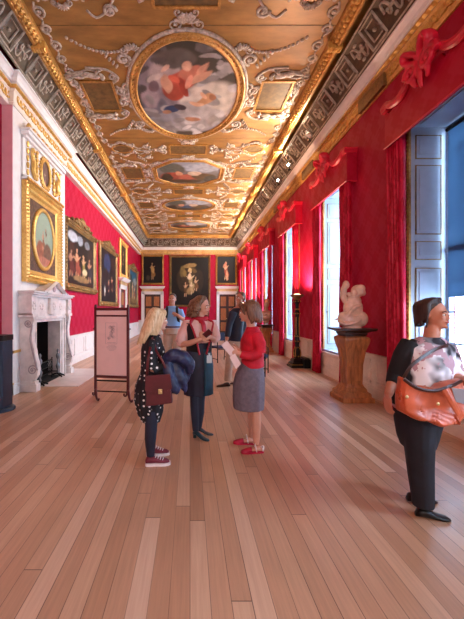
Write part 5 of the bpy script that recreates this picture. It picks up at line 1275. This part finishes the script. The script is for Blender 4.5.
body = b.build('body', M['skin2'], t, remesh=VX); add_face_bits(T_, s_, R_, body)
h = MB(); hp = lambda *p: T_ @ Vector(p); h.ell(hp(0, .03, .052), (.08*s_, .09*s_, .082*s_), R_, 20, 14); h.ell(hp(0, .06, .0), (.072*s_, .045*s_, .065*s_), R_, 18, 12)
rr = random.Random(3)
for k in range(64):
    a = rr.uniform(-1.95, 1.95); x0, y0 = .082*math.sin(a), .03+.086*math.cos(a); h.tube([hp(x0*.3, y0*.3-.03, .125), hp(x0, y0, .085), hp(x0*1.06, y0*1.06, .02), hp(x0*.98, y0+.01, rr.uniform(-.1, -.03))], [.014, .017, .015, .006], 6, 3)
h.build('hair', M['dhair'], t, remesh=.007, relax=1)
m = MB(); m.loft(rings([(A(421, 408), .205, .175, .01), (A(422, 392), .2, .172), (A(424.5, 375), .19, .168), (A(427, 359), .192, .16), (A(429, 347), .195, .125), (A(430, 340), .12, .085), (A(430.5, 337), .08, .072)], .12))
m.tube([A(446, 346.5, .05), A(452, 362, .0), A(456, 377, -.08)], [.07, .068, .058], 12, 3)
m.build('blouse', M['printshirt'], t, remesh=.009, relax=3)
m = MB()
spec = [(A(419, 404), .212, .19), (A(421, 395), .215, .19), (A(424, 373), .205, .182), (A(427, 357), .21, .172), (A(429, 346), .2, .135), (A(430, 338.5), .125, .1)]
rs = []
for i, sp in enumerate(spec):
    o1 = []; o2 = []
    for j in range(25):
        a = -PI/2-1.15-(2*PI-2.7)*j/24
        v = rotz(.12) @ Vector((sp[1]*math.cos(a), sp[2]*math.sin(a), 0)); o1.append(Vector(sp[0])+v); o2.append(Vector(sp[0])+v*.93)
    rs.append(o1+o2[::-1])
m.loft(rs); m.tube([A(411.5, 344, 0), A(404, 355, 0), A(395.5, 376, .02)], [.078, .074, .064], 12, 3); m.tube([A(395.5, 376, .02), A(392.5, 384, -.02)], [.064, .05], 12)
m.build('cardigan', M['blackcard'], t, remesh=.009, relax=3)
m = MB()
m.loft(rings([(A(418, 446), .12, .115), (A(417.5, 436), .145, .135), (A(418, 422), .165, .155), (A(419, 408), .18, .165)], .12))
m.tube([A(419, 424, -.05), A(419.5, 445, -.07), A(421, 470, -.06), A(422.5, 490, -.06), A(423, 506, -.06)], [.12, .1, .086, .078, .074], 16, 3)
m.tube([A(415, 424, .07), A(417.5, 447, .1), A(419, 470, .12), A(421, 490, .14), A(422, 501, .15)], [.11, .095, .085, .078, .075], 16, 3)
m.build('trousers', M['navy2'], t, remesh=.01, relax=4)
for hx, dy, dr in ((412.5, -.04, (1, -.25, 0)), (421, .16, (1, -.1, 0))):
    he = A(hx, 513); he = Vector((he.x, Y+dy, 0)); m = MB(); shoe(m, he, dr, .225, .042, .07, .008); sole_mb(he, dr, .25, .044, .012); m.build('shoe', M['black'], t, smooth=True)
# orange bag
t = thing('shoulder_bag', 'large orange leather shoulder bag carried across the walking woman', 'bag', P(428, 428, 2.3))
q = lambda px, py, dy=0: P(px+4, py, 2.26+dy)
m = MB(); fr = [q(398, 378), q(412, 386), q(430, 389), q(446, 384), q(458, 380, .1), q(461, 404, .06), q(455, 425, .03), q(438, 427), q(415, 420), q(396, 411), q(395, 394)]
cc = sum((Vector(p) for p in fr), Vector())/len(fr)
m.loft([[p*.93+cc*.07+Vector((0, -.035, 0)) for p in fr], [p+Vector((0, .0, 0)) for p in fr], [p+Vector((.012, .06, 0)) for p in fr], [p*.93+cc*.07+Vector((.02, .09, 0)) for p in fr]])
def sag(me, o0):
    for v in me.vertices: v.co += v.normal*noise.noise(Vector((v.co.x*9, v.co.y*9, v.co.z*6)))*.022
m.build('bag_body', M['orange'], t, remesh=.008, relax=6, fold=sag)
m = MB(); m.tube([q(399, 379, .03), q(407, 366, .0), q(420, 356, .02), q(432, 349, .06), q(441, 346, .14), q(446, 347, .3)], [(.004, .013), (.004, .013)], 6, 3, up=(0,1,0)); m.tube([q(400, 379, -.02), q(413, 388, -.05), q(430, 391, -.05), q(447, 386, -.03), q(457, 381, .06)], [.012, .012], 6, 3); m.build('strap', M['dwood'], t)
m = MB(); m.tube([q(441, 389, -.05), q(447, 400, -.06), q(455, 414, -.03)], [(.012, .03), (.01, .025), (.004, .02)], 8, 3, up=(0,1,0)); m.build('hanging_strap', M['orange'], t)
m = MB(); c = q(403, 397, -.06); m.ell(c, (.012, .006, .012)); c = q(434, 404, -.06); m.ell(c, (.012, .006, .012)); m.build('stud', M['brass'], t)
a = [P(452, 388, 2.22), P(470, 390, 2.2), P(468, 405, 2.24), P(456, 402, 2.25)]; m = MB(); m.loft([a, [p+Vector((0, .004, 0)) for p in a]]); single('booklet', m, M['bluewhite'], 'white booklet held by the walking woman at the right edge', 'booklet')

# ---- man in blue polo
Y = 7.4
t = thing('person', 'man in blue polo shirt with black backpack straps in the background', 'person', (A(173, 370).x, Y, 0))
b = MB(); hc = A(172.3, 299.5); T_, s_, R_ = add_head(b, hc, -.15, .24)
b.tube([A(172, 306.5), A(172.3, 302)], [.065, .06], 10); fl0 = 311+1.57*330/Y
b.loft(rings([(A(172, 335), .14, .11), (A(172, 326), .17, .12), (A(172, 318), .17, .125), (A(172, 310), .2, .11), (A(172, 307), .1, .07)], 0))
for sx in (-1, 1): b.tube([A(172+sx*4, 330), A(172+sx*4.5, 350), A(172+sx*4.5, 360), A(172+sx*4.8, fl0-2.5)], [.1, .065, .06, .045], 10, 3)
b.tube([A(163.5, 310), A(161.5, 320, -.02), A(163, 330, -.1)], [.055, .048, .035], 10, 3); add_hand(b, A(163, 330, -.1), (.2, -.3, -1), (1, 0, 0), .5, 1)
b.tube([A(180.5, 310), A(183, 319, -.08), A(177.5, 315, -.25)], [.055, .048, .035], 10, 3); add_hand(b, A(177.5, 315, -.25), (-.9, -.1, .4), (0, .9, 0), .8, 1, -1)
body = b.build('body', M['skin2'], t, remesh=.01); add_face_bits(T_, s_, R_, body)
h = MB(); hp = lambda *p: T_ @ Vector(p); h.ell(hp(0, .035, .055), (.08*s_, .09*s_, .078*s_), R_, 18, 12); h.ell(hp(0, .06, 0), (.076*s_, .05*s_, .07*s_), R_, 14, 10); h.build('hair', M['dhair'], t, remesh=.009, relax=2)
m = MB(); m.loft(rings([(A(172, 328), .19, .14), (A(172, 318), .19, .145), (A(172, 311), .215, .13), (A(172, 308), .15, .095), (A(172, 306), .08, .075)], 0)); m.tube([A(164.5, 310.5), A(162, 318.5, -.01)], [.08, .072], 12); m.tube([A(179.5, 310.5), A(182.5, 318, -.06)], [.08, .072], 12); m.build('polo_shirt', M['blueshirt'], t, remesh=.01, relax=3)
m = MB(); m.loft(rings([(A(172, 334), .19, .14), (A(172, 326.5), .182, .135)], 0))
for sx in (-1, 1): m.tube([A(172+sx*4, 332), A(172+sx*4.5, 345), A(172+sx*4.6, fl0-3)], [.115, .095, .075], 12, 3)
m.build('trousers', M['beige'], t, remesh=.011, relax=2)
MB().loft(rings([(A(172, 327.5), .193, .145), (A(172, 326), .193, .145)], 0)).build('belt', M['burg'], t)
for sx in (-1, 1):
    he = Vector((A(172+sx*4.8, 370).x, Y+.06, 0)); m = MB(); shoe(m, he, (sx*.2, -1, 0), .28, .05, .09); m.build('shoe', M['navy'], t, smooth=True)
t2 = thing('backpack', 'black backpack worn by the man in the blue polo', 'backpack', A(172, 328, .22))
m = MB().box(A(167, 0).x, A(177, 0).x, Y+.14, Y+.32, A(0, 327).z, A(0, 309).z); m.build('pack', M['backpack'], t2, bevel=.04)
for sx in (-1, 1): MB().tube([A(172+sx*4.5, 309, .16), A(172+sx*4.7, 306.6, .02), A(172+sx*5, 309, -.12), A(172+sx*5.3, 314, -.16), A(172+sx*6.5, 321, -.1), A(172+sx*6, 325, .12)], [(.012, .03), (.012, .03)], 8, 4, up=(0,-1,0)).build('strap', M['backpack'], t2)

# ---- man in dark jacket behind the woman in red
Y = 7.0
t = thing('person', 'person in dark navy jacket partly hidden behind the woman in red', 'person', (A(236, 385).x, Y, 0))
b = MB(); hc = A(240.3, 298); T_, s_, R_ = add_head(b, hc, -1.0, .24)
b.tube([A(239, 307), A(240, 302)], [.065, .06], 10)
b.loft(rings([(A(235, 345), .14, .11), (A(235, 336), .17, .12), (A(236, 322), .18, .12), (A(237, 311), .2, .11), (A(238.5, 307), .1, .07)], -.9))
b.tube([A(233, 340), A(229.5, 360, -.1), A(227.5, 380, -.12)], [.1, .065, .045], 10, 3); b.tube([A(238, 340), A(240, 360, .1), A(242, 380, .12)], [.1, .065, .045], 10, 3)
b.tube([A(233, 312, -.17), A(229, 325, -.2), A(227, 340, -.25)], [.055, .048, .035], 10, 3); add_hand(b, A(227, 340, -.25), (-.4, -.1, -1), (1, 0, 0), .5, 1)
b.tube([A(242, 312, .15), A(244, 325, .2), A(240, 338, .15)], [.055, .048, .035], 10, 3); add_hand(b, A(240, 338, .15), (-.4, -.1, -1), (0, -1, 0), .5, 1, -1)
body = b.build('body', M['skin2'], t, remesh=.01); add_face_bits(T_, s_, R_, body)
h = MB(); hp = lambda *p: T_ @ Vector(p); h.ell(hp(0, .035, .055), (.08*s_, .09*s_, .078*s_), R_, 18, 12); h.ell(hp(0, .06, 0), (.076*s_, .05*s_, .07*s_), R_, 14, 10); h.build('hair', M['brown2'], t, remesh=.009, relax=2)
m = MB(); m.loft(rings([(A(235, 341), .19, .14), (A(235, 330), .19, .15), (A(236, 320), .2, .15), (A(237, 312), .215, .13), (A(238.3, 308), .12, .09)], -.9)); m.tube([A(233.5, 312, -.17), A(229.3, 325, -.2), A(227.5, 337, -.25)], [.085, .07, .055], 12, 3); m.tube([A(242, 312, .14), A(244, 325, .19), A(240.5, 336, .15)], [.08, .07, .055], 12, 3); m.build('jacket', M['navy'], t, remesh=.01, relax=3)
m = MB(); m.loft(rings([(A(235, 346), .18, .14), (A(235, 338), .18, .14)], -.9)); m.tube([A(233, 343), A(229.5, 360, -.1), A(227.5, 381, -.12)], [.11, .085, .07], 12, 3); m.tube([A(238, 343), A(240, 360, .1), A(242, 381, .12)], [.11, .085, .07], 12, 3); m.build('trousers', M['beige'], t, remesh=.011, relax=2)
for px, dy in ((229, -.12), (243.5, .12)):
    he = Vector((A(px, 385).x, Y+dy, 0)); m = MB(); shoe(m, he, (-1, -.2, 0), .28, .05, .09); m.build('shoe', M['dwood'], t, smooth=True)
